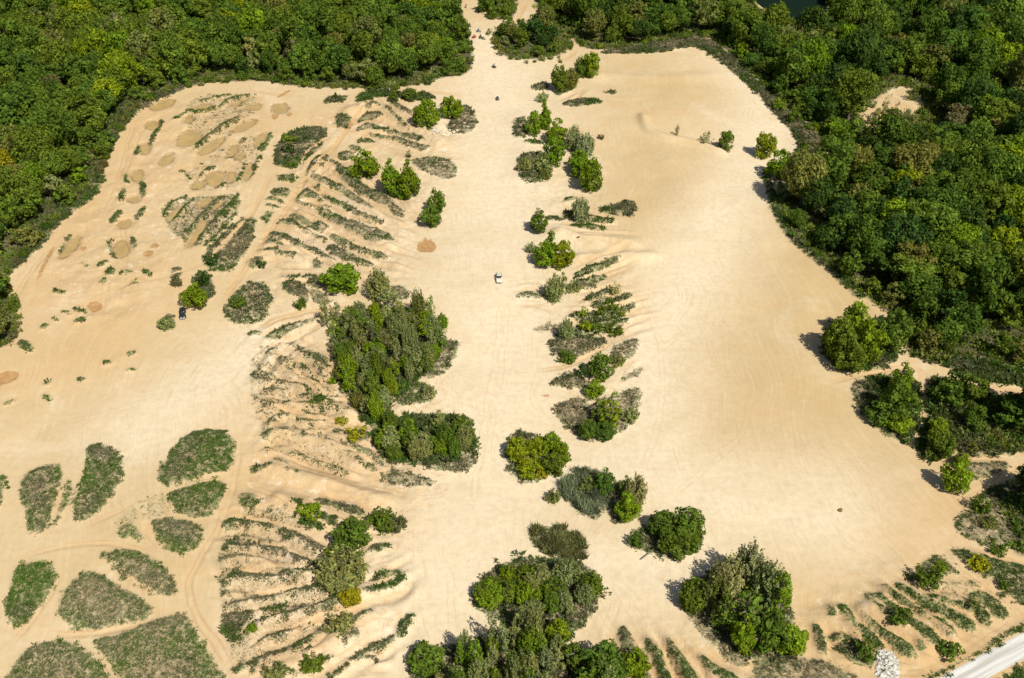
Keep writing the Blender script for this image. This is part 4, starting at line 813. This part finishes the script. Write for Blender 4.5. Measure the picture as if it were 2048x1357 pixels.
me = npmesh('woodland', np.vstack(VS), np.vstack(FS), [LEAF], facecol=np.vstack(CS))
tag(link('woodland', me), 'dense mixed green woodland canopy farther back around the sand quarry', 'woodland', kind='stuff')
print('woodland faces', len(me.polygons))

# ================================================================== GRASS, SCRUB, REEDS (ground cover)
def tufts(name, pts, r, n=9, wide=.3, colors=None, hgt=.4, upright=.5, label='', cat='grass', tri=.16):
    """pts (x,y,size); each a small clump of leaf triangles"""
    m = len(pts); X = np.repeat(pts[:, 0], n); Y = np.repeat(pts[:, 1], n); Sz = np.repeat(pts[:, 2], n)
    a = r.uniform(0, 6.283, m*n); rr = np.sqrt(r.random(m*n))*wide*Sz; x = X+rr*np.cos(a); y = Y+rr*np.sin(a); z = hatv(x, y)+r.random(m*n)*hgt*Sz*.55
    dirv = unit(np.stack([np.cos(a)*(1-upright), np.sin(a)*(1-upright), np.full(m*n, upright)+.2], 1)+.35*r.normal(size=(m*n, 3)))
    side = unit(np.cross(dirv, r.normal(size=(m*n, 3)))); L = (hgt*Sz*r.uniform(.4, .9, m*n))[:, None]; wd = (tri*Sz*r.uniform(.6, 1.3, m*n))[:, None]
    B = np.stack([x, y, z-.03], 1); V = np.stack([B-side*wd, B+side*wd, B+dirv*L], 1).reshape(-1, 3)
    C = np.repeat(colors, n, 0)*r.uniform(.7, 1.3, (m*n, 1)); me = npmesh(name, V, np.arange(3*m*n).reshape(-1, 3), [LEAF], facecol=C)
    o = link(name, me); tag(o, label, cat, kind='stuff'); return o
PAL = np.array([(.25, .212, .128), (.16, .142, .085), (.118, .125, .064), (.092, .112, .044), (.072, .108, .028), (.075, .135, .022)])
def patch_points(polys, per, r, nz_s=2.2, lf_=False):
    out, cols = [], []
    for Q, lush, dens, hg, isk in polys:
        if lf_ and not isk: lush += .22
        (x0, y0), (x1, y1) = Q.min(0)-1.5, Q.max(0)+1.5; n = int((x1-x0)*(y1-y0)*per*dens)
        if n < 1: continue
        X = r.uniform(x0, x1, n); Y = r.uniform(y0, y1, n); d = poly_sdf(X, Y, Q)
        nz = .75*vnoise(X, Y, nz_s, 91)+1.0*vnoise(X, Y, nz_s/2.6, 92); keep = (d < -.15+nz*(1.0 if isk else 2.0))
        keep &= r.random(n) < np.clip(.68+nz*1.5+.25*(lush > .6), .04, 1); keep &= hatv(X, Y, A_w) > .5; keep &= (abs(hatv(X, Y, A_t)) > .55) | (hatv(X, Y, A_o) < .25)
        X, Y = X[keep], Y[keep]; m = len(X); dk = d[keep]; l = np.clip(lush+.20*np.exp(-(dk/1.6)**2)-.12*sstep(-2, -5, dk)+.95*fbm(X, Y, 8, 61, 3)+r.normal(0, .16, m), 0, .999)*5; i = l.astype(int); f = (l-i)[:, None]
        out.append(np.stack([X, Y, hg/.45*r.uniform(.55, 1.45, m)], 1)); cols.append(PAL[i]*(1-f)+PAL[np.minimum(i+1, 5)]*f)
    return np.vstack(out), np.vstack(cols)
ZL = {'lowerleft': 'mixed green and brown grass on the rounded islands in the lower left sand', 'upperislands': 'grey green grass on the small islands between the upper left trails',
 'leftfingers': 'dry scrub grass on the long finger ridges left of the central sand lane', 'middleleft': 'sparse dry grass around the long copse left of the central lane',
 'lowercomb': 'thin strips of weedy grass between trails at the lower middle left', 'corridorright': 'grass tufts on the low ridges right of the central sand lane',
 'middleislands': 'grass under the tree clumps at the bottom centre', 'lowerright': 'green grass strips fanning out at the lower right corner trails',
 'righttrail': 'rough green undergrowth beside the narrow trails at the right edge', 'berm': 'dry grass on the berm between sand field and right hand woods',
 'puddlefield': 'small green weeds lining the muddy puddles in the upper left sand', 'forestedge': 'brown scrub growing in front of the upper left woods'}
for zn, polys in zone_polys.items():
    pts, cols = patch_points(polys, 5.5 if zn not in ('lowerleft', 'lowerright', 'lowercomb') else 13, R, lf_=zn == 'lowerleft')
    if zn in ('lowerright', 'lowerleft'): pts[:, 2] *= .72 if zn == 'lowerleft' else .58
    big = R.random(len(pts)) < (.07 if zn not in ('lowerright', 'lowerleft') else .015); pts[big, 2] *= 1.9; cols[big] = cols[big]*.45+np.array((.045, .062, .018))*.55
    tufts('grass', pts, R, n=8, wide=.34, colors=cols, hgt=.45, upright=.5, label=ZL[zn], tri=.12)
for P, lab in zip(REEDS, ['dense blue green reeds below the dark green tree', 'dense olive scrub patch above the bottom centre copse']):
    Q = G(chaikin(P, 2)); (x0, y0), (x1, y1) = Q.min(0), Q.max(0); n = int((x1-x0)*(y1-y0)*16); X = R.uniform(x0, x1, n); Y = R.uniform(y0, y1, n)
    k = poly_sdf(X, Y, Q) < 2.6*vnoise(X, Y, 1.8, 5)+1.5*vnoise(X, Y, .7, 6)-.3; X, Y = X[k], Y[k]; blue = 'reeds' in lab
    base = np.array((.17, .20, .115) if blue else (.155, .16, .06)); C = base*(1+.9*fbm(X, Y, 2.5, 8, 2)[:, None])*R.uniform(.75, 1.25, (len(X), 1))
    tufts('reeds' if blue else 'scrub', np.stack([X, Y, R.uniform(.6, 1.3, len(X))*(1+1.3*vnoise(X, Y, 2.2, 15))], 1), R, n=6, wide=.25, colors=C, hgt=1.9 if blue else 1.3, upright=.85, label=lab, cat='reeds' if blue else 'scrub', tri=.09)
fx = np.concatenate([Q for Q in FORESTS]); ux = R.uniform(-300, 300, 90000); uy = R.uniform(130, 520, 90000); dd = hatv(ux, uy, A_f)
uu, vv = to_px(ux, uy); k = (dd < .6) & ((dd > -9) | (R.random(90000) < .4)) & (uu > -60) & (uu < 2110) & (vv > -60) & (vv < 1400) & (R.random(90000) < .75); ux, uy = ux[k], uy[k]; m = len(ux)
tt = np.array([TINT[t][:3] for t in ('mid', 'deep', 'olive', 'mid', 'gray', 'brown', 'dark')]); ci = np.clip(((fbm(ux, uy, 12, 33, 2)+.5)*5+R.normal(0, 1.2, m)), 0, 6).astype(int)
tufts('undergrowth', np.stack([ux, uy, R.uniform(.7, 1.7, m)], 1), R, n=16, wide=.9, colors=tt[ci], hgt=1.2, upright=.45, label='tangled green and brown undergrowth along the edges of the woods', cat='undergrowth', tri=.26)
print('undergrowth', m)
# low vegetation clumps (darker leafy weeds) that dot the dry patches are part of the same cover

# ================================================================== ROCK
MW = simple('limestone', (.36, .345, .30), .9, noise=.35, ns=1.5)
MS = simple('sandstone', (.46, .39, .28), .9, noise=.2, ns=1.2)
def rock_mesh(name, seed, mat):
    bm = bmesh.new(); bmesh.ops.create_icosphere(bm, subdivisions=2, radius=.5); r = random.Random(seed); ax = [Vector((r.gauss(0, 1), r.gauss(0, 1), r.gauss(0, 1))).normalized() for _ in range(9)]; lim = [r.uniform(.24, .42) for _ in ax]
    for v in bm.verts:
        for a, l in zip(ax, lim):
            d = v.co.dot(a)
            if d > l: v.co -= a*(d-l)
    me = bpy.data.meshes.new(name); bm.to_mesh(me); bm.free(); me.materials.append(mat); return me
rocks = [rock_mesh('boulder', s, MW) for s in range(4)]+[rock_mesh('boulder', s+10, MS) for s in range(3)]
QP = G(chaikin([(1757,1302),(1775,1300),(1790,1312),(1799,1335),(1795,1362),(1748,1362),(1753,1330)], 2))
rr = random.Random(3); (x0, y0), (x1, y1) = QP.min(0), QP.max(0); V, Fc = [], []; base = [np.array([v.co[:] for v in r_.vertices]) for r_ in rocks]; bf = [np.array([p.vertices[:] for p in r_.polygons]) for r_ in rocks]; off = 0
for _ in range(900):
    x, y = rr.uniform(x0, x1), rr.uniform(y0, y1); d = float(poly_sdf(np.array([x]), np.array([y]), QP)[0])
    if d > .2: continue
    s = rr.uniform(.2, .5) if rr.random() < .85 else rr.uniform(.6, 1.1); k = rr.randrange(4); M = Matrix.Rotation(rr.uniform(0, 6), 3, 'Z') @ Matrix.Rotation(rr.uniform(0, 6), 3, 'X')
    p = base[k]@np.array(M).T*s*np.array([1, 1, .8]) + np.array([x, y, hat(x, y)+min(-d, 2.2)*.35*rr.uniform(.6, 1)]); V.append(p); Fc.append(bf[k]+off); off += len(p)
tag(link('rubble', npmesh('rubble', np.vstack(V), np.vstack(Fc), [MW])), 'heap of bright white limestone rubble near the bottom right road', 'rubble', kind='stuff')
BR = [(868,262),(873,268),(880,266),(886,270),(894,268),(902,271),(876,258),(908,266),(915,262),(884,262),(868,270),(899,262),(936,255),(929,248),(945,262)]
DESC = ['largest', 'flat', 'angular', 'small', 'split', 'low', 'leftmost', 'long', 'square', 'tilted', 'lowest', 'pale', 'lone', 'upper', 'rightmost']
for k, (X, Y) in enumerate(BR):
    x, y, z = gpt(X, Y); s = rr.uniform(.9, 1.9); o = link('boulder', rr.choice(rocks), (x, y, z+.15*s), rr.uniform(0, 6), (s*rr.uniform(.8, 1.5), s, s*.6))
    tag(o, 'pale limestone boulder in the rocky scatter below the two bright trees', 'boulder', 'boulders under the two bright trees')
for X, Y, s, lab in [(1157,473,.9,'small dark rock alone on the sand right of the central lane'),(1680,1022,1.1,'brown lump of wood and rock alone on the lower right sand'),(1305,900,.0,'')]:
    if s: x, y, z = gpt(X, Y); o = link('boulder', rock_mesh('boulder', int(X), simple('dark_rock', (.09, .06, .04) if X < 1600 else (.16, .09, .03), .9)), (x, y, z+.2), 1., (s*1.3, s, s*.7)); tag(o, lab, 'rock')
# fallen log beside the round dark tree
x, y, z = gpt(1308, 1100); v, f = tube([(0, 0, 0), (0, 0, 1.4), (.1, 0, 2.9)], [.17, .15, .11], 8); me = npmesh('log', v, f, [PALEBARK], smooth=True)
o = link('log', me, (x-1, y-1, z+.2)); o.rotation_euler = (math.radians(88), 0, math.radians(-50)); tag(o, 'pale fallen log lying under the big round tree', 'log')

# ================================================================== VEHICLES AND RIDERS
def loft(secs, mat, name, parent, bevel=.05, smooth=True):
    """secs: list of rings (each ring a list of xyz, same count); caps closed"""
    bm = bmesh.new(); rings = [[bm.verts.new(p) for p in s] for s in secs]; n = len(rings[0])
    for a, b_ in zip(rings[:-1], rings[1:]):
        for j in range(n): bm.faces.new((a[j], a[(j+1) % n], b_[(j+1) % n], b_[j]))
    bm.faces.new(rings[0][::-1]); bm.faces.new(rings[-1]); bmesh.ops.recalc_face_normals(bm, faces=bm.faces[:])
    me = bpy.data.meshes.new(name); bm.to_mesh(me); bm.free(); me.materials.append(mat)
    for p in me.polygons: p.use_smooth = smooth
    o = link(name, me, parent=parent)
    if bevel: md = o.modifiers.new('bevel', 'BEVEL'); md.width = bevel; md.segments = 3; md.limit_method = 'ANGLE'
    return o
def ringbox(y, w0, w1, z0, z1): return [(-w0, y, z0), (w0, y, z0), (w0*1.02, y, (z0+z1)/2), (w1, y, z1), (-w1, y, z1), (-w0*1.02, y, (z0+z1)/2)]
def wheel(parent, x, y, rad, wid, tm, rm):
    def cyl(nm, r_, w_, mt, par, loc):
        bm = bmesh.new(); bmesh.ops.create_cone(bm, cap_ends=True, segments=20, radius1=r_, radius2=r_, depth=w_, matrix=Matrix.Rotation(math.pi/2, 4, 'Y'))
        me = bpy.data.meshes.new(nm); bm.to_mesh(me); bm.free(); me.materials.append(mt); o = link(nm, me, loc, parent=par)
        md = o.modifiers.new('bevel', 'BEVEL'); md.width = r_*.15; md.segments = 2; md.limit_method = 'ANGLE'; return o
    w_ = link('wheel', None, (x, y, rad), parent=parent); cyl('tyre', rad, wid, tm, w_, (0, 0, 0)); cyl('rim', rad*.6, wid*1.06, rm, w_, (0, 0, 0)); return w_
def box(name, c, s, mat, parent, rot=(0, 0, 0), bev=.03):
    bm = bmesh.new(); bmesh.ops.create_cube(bm, size=1); bmesh.ops.scale(bm, vec=s, verts=bm.verts); me = bpy.data.meshes.new(name); bm.to_mesh(me); bm.free(); me.materials.append(mat)
    o = link(name, me, c, parent=parent); o.rotation_euler = rot
    if bev: md = o.modifiers.new('bevel', 'BEVEL'); md.width = min(bev, min(s)*.4); md.segments = 2
    return o
def bars(name, L, rad, mat, parent):
    V, Fc = [], []
    for a, b_ in L:
        a, b_ = Vector(a), Vector(b_); d = (b_-a).normalized(); t = d.orthogonal().normalized(); u = d.cross(t); o = len(V)
        for p in (a, b_):
            for j in range(6): q_ = p+(t*math.cos(j*1.0472)+u*math.sin(j*1.0472))*rad; V.append(q_[:])
        Fc += [(o+j, o+(j+1) % 6, o+6+(j+1) % 6, o+6+j) for j in range(6)]
    return link(name, npmesh(name, V, Fc, [mat], smooth=True), parent=parent)
GLASS = simple('dark_glass', (.012, .016, .02), .08, spec=.6); TYRE = simple('tyre_rubber', (.02, .02, .02), .85); RIM = simple('rim_metal', (.45, .45, .44), .35, .8)
def slope_to(o, x, y, rz):                       # sit the vehicle on the local slope
    e = .9; nx = (hat(x-e, y)-hat(x+e, y))/(2*e); ny = (hat(x, y-e)-hat(x, y+e))/(2*e); n = Vector((nx, ny, 1)).normalized()
    o.rotation_euler = (Vector((0, 0, 1)).rotation_difference(n) @ Matrix.Rotation(rz, 3, 'Z').to_quaternion()).to_euler()
# --- cream SUV, nose towards the camera
x, y, z = gpt(998, 560); CREAM = simple('cream_paint', (.46, .42, .33), .35, spec=.4)
car = link('suv', None, (x, y, z)); tag(car, 'cream white suv driving down the central sand lane', 'car'); slope_to(car, x, y, math.radians(3))
loft([ringbox(-2.33, .72, .66, .42, .80), ringbox(-2.15, .88, .80, .36, .92), ringbox(-1.2, .93, .86, .34, 1.02), ringbox(-.7, .93, .88, .32, 1.06), ringbox(1.6, .93, .88, .32, 1.08), ringbox(2.2, .90, .84, .36, 1.04), ringbox(2.35, .78, .74, .42, .95)], CREAM, 'body', car, .06)
loft([ringbox(-.75, .80, .78, 1.0, 1.12), ringbox(-.25, .84, .66, 1.04, 1.62), ringbox(1.5, .84, .66, 1.06, 1.66), ringbox(2.1, .80, .66, 1.03, 1.25)], GLASS, 'windows', car, .05)
loft([ringbox(-.28, .67, .62, 1.60, 1.67), ringbox(.3, .69, .64, 1.62, 1.73), ringbox(1.55, .69, .64, 1.62, 1.73), ringbox(1.72, .66, .6, 1.56, 1.62)], CREAM, 'roof', car, .03)
rk = box('roof_rack', (0, .6, 1.76), (.06, 1.4, .03), GLASS, car); bars('roof_rack', [((-.55, -.1, 1.78), (-.55, 1.4, 1.78)), ((.55, -.1, 1.78), (.55, 1.4, 1.78)), ((-.55, .2, 1.78), (.55, .2, 1.78)), ((-.55, 1.1, 1.78), (.55, 1.1, 1.78))], .025, GLASS, car); bpy.data.objects.remove(rk)
for s in (-1, 1):
    wheel(car, s*.84, -1.45, .36, .24, TYRE, RIM); wheel(car, s*.84, 1.4, .36, .24, TYRE, RIM)
    box('headlight', (s*.62, -2.27, .74), (.3, .12, .14), simple('lamp_glass', (.7, .7, .68), .1, spec=.8), car); box('tail_light', (s*.74, 2.27, .86), (.14, .1, .26), simple('tail_lamp', (.35, .02, .015), .2), car)
    box('wing_mirror', (s*1.0, -.55, 1.12), (.18, .12, .14), CREAM, car)
box('bumper', (0, -2.33, .5), (1.5, .14, .2), simple('grey_plastic', (.12, .12, .12), .6), car); box('bumper', (0, 2.36, .5), (1.5, .12, .2), simple('grey_plastic', (.12, .12, .12), .6), car)
# --- black off-road car
x, y, z = gpt(366, 632); BLACK = simple('black_paint', (.012, .013, .015), .3, spec=.6); CHR = simple('silver_bumper', (.55, .55, .55), .3, .6)
jp = link('offroad_car', None, (x, y, z)); tag(jp, 'black off-road car parked on the sand beside a bright green tree', 'car'); slope_to(jp, x, y, math.radians(15))
loft([ringbox(-1.95, .60, .58, .6, 1.05), ringbox(-1.8, .66, .62, .5, 1.12), ringbox(-.7, .74, .72, .5, 1.18), ringbox(1.75, .78, .76, .5, 1.2), ringbox(1.85, .76, .74, .55, 1.15)], BLACK, 'body', jp, .05)
loft([ringbox(-.62, .72, .70, 1.12, 1.2), ringbox(-.42, .73, .64, 1.16, 1.72), ringbox(1.72, .74, .66, 1.16, 1.74), ringbox(1.8, .72, .66, 1.14, 1.68)], GLASS, 'windows', jp, .04)
loft([ringbox(-.42, .68, .66, 1.70, 1.78), ringbox(.4, .70, .68, 1.72, 1.83), ringbox(1.78, .70, .68, 1.72, 1.80)], BLACK, 'roof', jp, .03)
for s in (-1, 1):
    wheel(jp, s*.80, -1.25, .42, .28, TYRE, RIM); wheel(jp, s*.80, 1.2, .42, .28, TYRE, RIM)
    box('fender', (s*.80, -1.25, .95), (.34, 1.05, .08), BLACK, jp); box('fender', (s*.82, 1.2, .95), (.3, 1.05, .08), BLACK, jp); box('headlight', (s*.45, -1.97, .92), (.22, .06, .22), simple('lamp_glass', (.7, .7, .68), .1), jp)
box('bumper', (0, -2.12, .62), (1.55, .2, .2), CHR, jp); box('bumper', (0, 1.98, .62), (1.5, .14, .18), BLACK, jp)
sp = link('spare_wheel', None, (0, 1.98, 1.05), parent=jp); t = wheel(sp, 0, 0, .36, .22, TYRE, RIM); t.location = (0, 0, 0); t.rotation_euler = (0, 0, math.pi/2)

# --- riders on quad bikes and dirt bikes
def person_mesh(name, mat, bike):
    hw = .16; J = {'pel': (0, .25, .86), 'chest': (0, .08, 1.22), 'neck': (0, 0, 1.42), 'head': (0, -.06, 1.56), 'headt': (0, -.06, 1.66)}
    for s, n_ in ((-1, 'l'), (1, 'r')):
        J['sh'+n_] = (s*.19, .03, 1.36); J['el'+n_] = (s*.34, -.2, 1.14); J['ha'+n_] = (s*.33, -.46, 1.08)
        J['hip'+n_] = (s*.12, .24, .84); J['kn'+n_] = (s*.27, -.16, .80); J['an'+n_] = (s*.27, .02, .42); J['to'+n_] = (s*.28, -.2, .37)
    E = [('pel', 'chest'), ('chest', 'neck'), ('neck', 'head'), ('head', 'headt')]
    for n_ in 'lr': E += [('neck', 'sh'+n_), ('sh'+n_, 'el'+n_), ('el'+n_, 'ha'+n_), ('pel', 'hip'+n_), ('hip'+n_, 'kn'+n_), ('kn'+n_, 'an'+n_), ('an'+n_, 'to'+n_)]
    K = list(J); me = bpy.data.meshes.new(name); me.from_pydata([J[k] for k in K], [(K.index(a), K.index(b_)) for a, b_ in E], []); me.materials.append(mat)
    o = link(name, me); md = o.modifiers.new('skin', 'SKIN'); md.use_smooth_shade = True
    rad = {'pel': .15, 'chest': .17, 'neck': .07, 'head': .10, 'headt': .08, 'sh': .085, 'el': .055, 'ha': .04, 'hip': .11, 'kn': .08, 'an': .055, 'to': .05}
    for i, k in enumerate(K):
        rk_ = rad.get(k, rad.get(k[:-1], .06)); me.skin_vertices[0].data[i].radius = (rk_, rk_*.9)
    me.skin_vertices[0].data[0].use_root = True; s2 = o.modifiers.new('sub', 'SUBSURF'); s2.levels = 1; s2.render_levels = 1
    return o
def quad(x, y, z, rz, body):
    e = link('quad_bike', None, (x, y, z)); slope_to(e, x, y, rz); e.scale = (1.15, 1.15, 1.15)
    loft([ringbox(-.85, .14, .12, .5, .7), ringbox(-.5, .2, .16, .42, .86), ringbox(0, .16, .13, .40, .78), ringbox(.6, .2, .16, .45, .78), ringbox(.85, .16, .12, .5, .72)], body, 'body', e, .02)
    box('seat', (0, .28, .80), (.26, .7, .1), BLACK, e)
    for s in (-1, 1):
        box('fender', (s*.36, -.55, .68), (.3, .5, .04), body, e, (0, s*.15, 0)); box('fender', (s*.36, .55, .68), (.32, .55, .04), body, e, (0, s*.15, 0))
        wheel(e, s*.45, -.6, .27, .2, TYRE, RIM); wheel(e, s*.45, .6, .28, .24, TYRE, RIM)
    bars('handlebar', [((0, -.35, .8), (0, -.45, 1.0)), ((0, -.45, 1.0), (-.36, -.38, 1.03)), ((0, -.45, 1.0), (.36, -.38, 1.03))], .02, BLACK, e); bars('axle', [((-.45, -.6, .27), (.45, -.6, .27)), ((-.45, .6, .28), (.45, .6, .28))], .03, BLACK, e)
    return e
def dirt(x, y, z, rz, body):
    e = link('dirt_bike', None, (x, y, z)); slope_to(e, x, y, rz); e.scale = (1.15, 1.15, 1.15)
    loft([ringbox(-.35, .1, .08, .62, .88), ringbox(0, .13, .1, .45, .9), ringbox(.35, .1, .08, .5, .84), ringbox(.8, .08, .06, .78, .84)], body, 'body', e, .02); box('seat', (0, .3, .88), (.2, .7, .08), BLACK, e)
    wheel(e, 0, -.68, .35, .1, TYRE, RIM); wheel(e, 0, .66, .33, .12, TYRE, RIM); box('fender', (0, -.7, .78), (.14, .5, .03), body, e)
    bars('fork', [((-.08, -.68, .35), (-.08, -.42, .95)), ((.08, -.68, .35), (.08, -.42, .95))], .025, CHR, e); bars('handlebar', [((0, -.42, .95), (-.36, -.38, 1.05)), ((0, -.42, .95), (.36, -.38, 1.05))], .02, BLACK, e)
    return e
RED = simple('red_plastic', (.40, .03, .02), .4); BLUE = simple('blue_plastic', (.03, .07, .28), .4); GRN = simple('green_plastic', (.05, .22, .04), .4); GREYP = simple('grey_plastic', (.06, .06, .065), .5); WHT = simple('white_shell', (.7, .7, .7), .3)
CLO = {'dark': simple('dark_cloth', (.03, .03, .035), .9), 'red': simple('red_cloth', (.35, .05, .04), .9), 'grey': simple('grey_cloth', (.13, .13, .13), .9), 'blue': simple('blue_cloth', (.04, .07, .2), .9)}
helm = bpy.data.meshes.new('helmet'); bm = bmesh.new(); bmesh.ops.create_uvsphere(bm, u_segments=14, v_segments=10, radius=.155); bmesh.ops.translate(bm, verts=bm.verts, vec=(0, -.06, 1.6))
for v in bm.verts:
    if v.co.y < -.1 and v.co.z < 1.56: v.co.y -= .06
bm.to_mesh(helm); bm.free()
RIDERS = [(995,200,'quad',GREYP,'dark','white',0.2,'nearest rider, in dark clothes, on the pale lane below the woods','dark grey quad bike nearest the camera on the pale lane'),
 (988,136,'quad',BLACK,'grey','dark',.5,'rider in grey on the pale lane beside the wooded island','black quad bike beside the wooded island on the lane'),
 (967,80,'dirt',GRN,'grey','white',.9,'rider closest to the wooded island in the narrow trail group','green dirt bike closest to the wooded island'),
 (961,77,'quad',BLACK,'dark','dark',.1,'dark clothed rider in the middle of the trail group','black quad bike in the middle of the trail group'),
 (948,76,'quad',RED,'red','white',-.6,'rider in red at the left edge of the sandy trail','red quad bike at the left edge of the trail'),
 (957,65,'dirt',GREYP,'blue','dark',1.4,'rider in blue crossing the trail sideways','grey dirt bike standing across the trail'),
 (939,54,'quad',GREYP,'dark','dark',.2,'dark rider alone above the group on the narrowing trail','grey quad bike alone above the group of riders'),
 (932,16,'dirt',BLACK,'red','dark',0,'farthest rider, at the very top of the trail','black dirt bike farthest up the sandy trail')]
for (X, Y, k, body, clo, hel, rz, lp, lq) in RIDERS:
    x, y, z = gpt(X, Y); v = (quad if k == 'quad' else dirt)(x, y, z, rz, body); tag(v, lq, 'quad bike' if k == 'quad' else 'dirt bike', 'bikes on the sandy lane into the woods')
    p = person_mesh('person', CLO[clo], k); p.location = v.location; p.rotation_euler = v.rotation_euler; p.scale = v.scale; tag(p, lp, 'person', 'riders on the sandy lane into the woods')
    h = link('helmet', helm.copy(), parent=p); h.data.materials.append(WHT if hel == 'white' else BLACK)

# ================================================================== LABELS for trees and shrubs
LM = [('the cream suv',1000,560),('the black off-road car',366,630),('the brown splash of wet sand',852,495),('the round puddle with a wet ring',560,217),('the white rubble heap',1772,1330),
 ('the white gravel road',1990,1320),('the dark pond',1590,10),('the bare sand clearing in the right woods',1785,215),('the grey pointed berm top',1400,85),('the curved sand rim',1310,265),
 ('the blue green reeds',1175,1000),('the olive scrub island',1115,1090),('the boulder scatter',890,265),('the large square puddle by the woods',320,208),('the sand corner at left',20,570),
 ('the lone dome shaped bright tree',683,560),('the narrow trail in the right trees',1838,840),('the nearest quad rider',995,198),('the group of riders',955,75),('the split of the two top trails',1040,50),
 ('the left rounded sand edge',215,320),('the notch of sand at left',120,430),('the straight wood edge above the puddles',600,172),('the end of the top lane woods',900,160),('the top left corner',40,40),
 ('the middle of the top left woods',400,80),('the top edge at left of centre',680,20),('the left frame edge woods',30,330),('the top right corner',2010,40),('the right frame edge',2020,330),
 ('the middle of the right woods',1850,450),('the sand point at right',1725,605),('the east berm bulge',1620,300),('the right woods path bend',1840,740),('the trail leaving at the right frame edge',2030,785),
 ('the grassy triangle at the lower right',1980,940),('the fan of grass strips',1880,1230),('the copse at the bottom edge',1050,1340),('the big round lone tree clump',1340,1070),('the lime tree island',1075,915),
 ('the top edge right of the lane',1230,40),('the copse at the lower right',1490,1200),('the long copse beside the lane',770,700),('the copse end beside the lane',880,890),('the paired grass islands at lower left',145,980),
 ('the pear shaped grass island',600,290),('the spindle shaped grass island',465,490),('the lime grass strip',630,1035),('the sand field north edge',1230,108)]
ORD = ['nearest', 'second nearest', 'third nearest', 'fourth nearest', 'fifth nearest', 'sixth nearest', 'seventh nearest', 'eighth nearest', 'ninth nearest', 'tenth nearest']
KW = {'round': 'bushy tree', 'cone': 'pointed bushy tree', 'oak': 'broad spreading tree', 'tall': 'tall tree', 'poplar': 'slim upright tree', 'willow': 'feathery tree', 'thin': 'thin sapling', 'bush': 'low rounded shrub', 'wbush': 'wispy shrub'}
items = []
for (o, x, y, tint, kind, w, h) in TREES:
    z = hat(x, y)+h/2; u, v = to_px(x, y, z); d = [math.hypot(u-a, (v-b_)*1.2) for _, a, b_ in LM]; k = int(np.argmin(d)); items.append((k, d[k], o, tint, kind, w, h))
buckets = {}
for it in items: buckets.setdefault((it[0], it[3], it[4]), []).append(it)
for (k, tint, kind), L in buckets.items():
    L.sort(key=lambda t: t[1])
    for i, it in enumerate(L):
        o = it[2]; sz = ''
        where = ('%s %s, %s to %s' if len(L) > 1 else '%s %s nearest %s') % ((WORD[tint], KW[kind], ORD[i] if i < 10 else 'farther', LM[k][0]) if len(L) > 1 else (WORD[tint], KW[kind], LM[k][0]))
        o['label'] = where
        sh = kind in BUSH
        o['group'] = ('shrubs ' if sh else 'trees ')+('of the woods and edges' if (sh or kind in ('oak', 'tall')) else 'standing around the sand quarry')
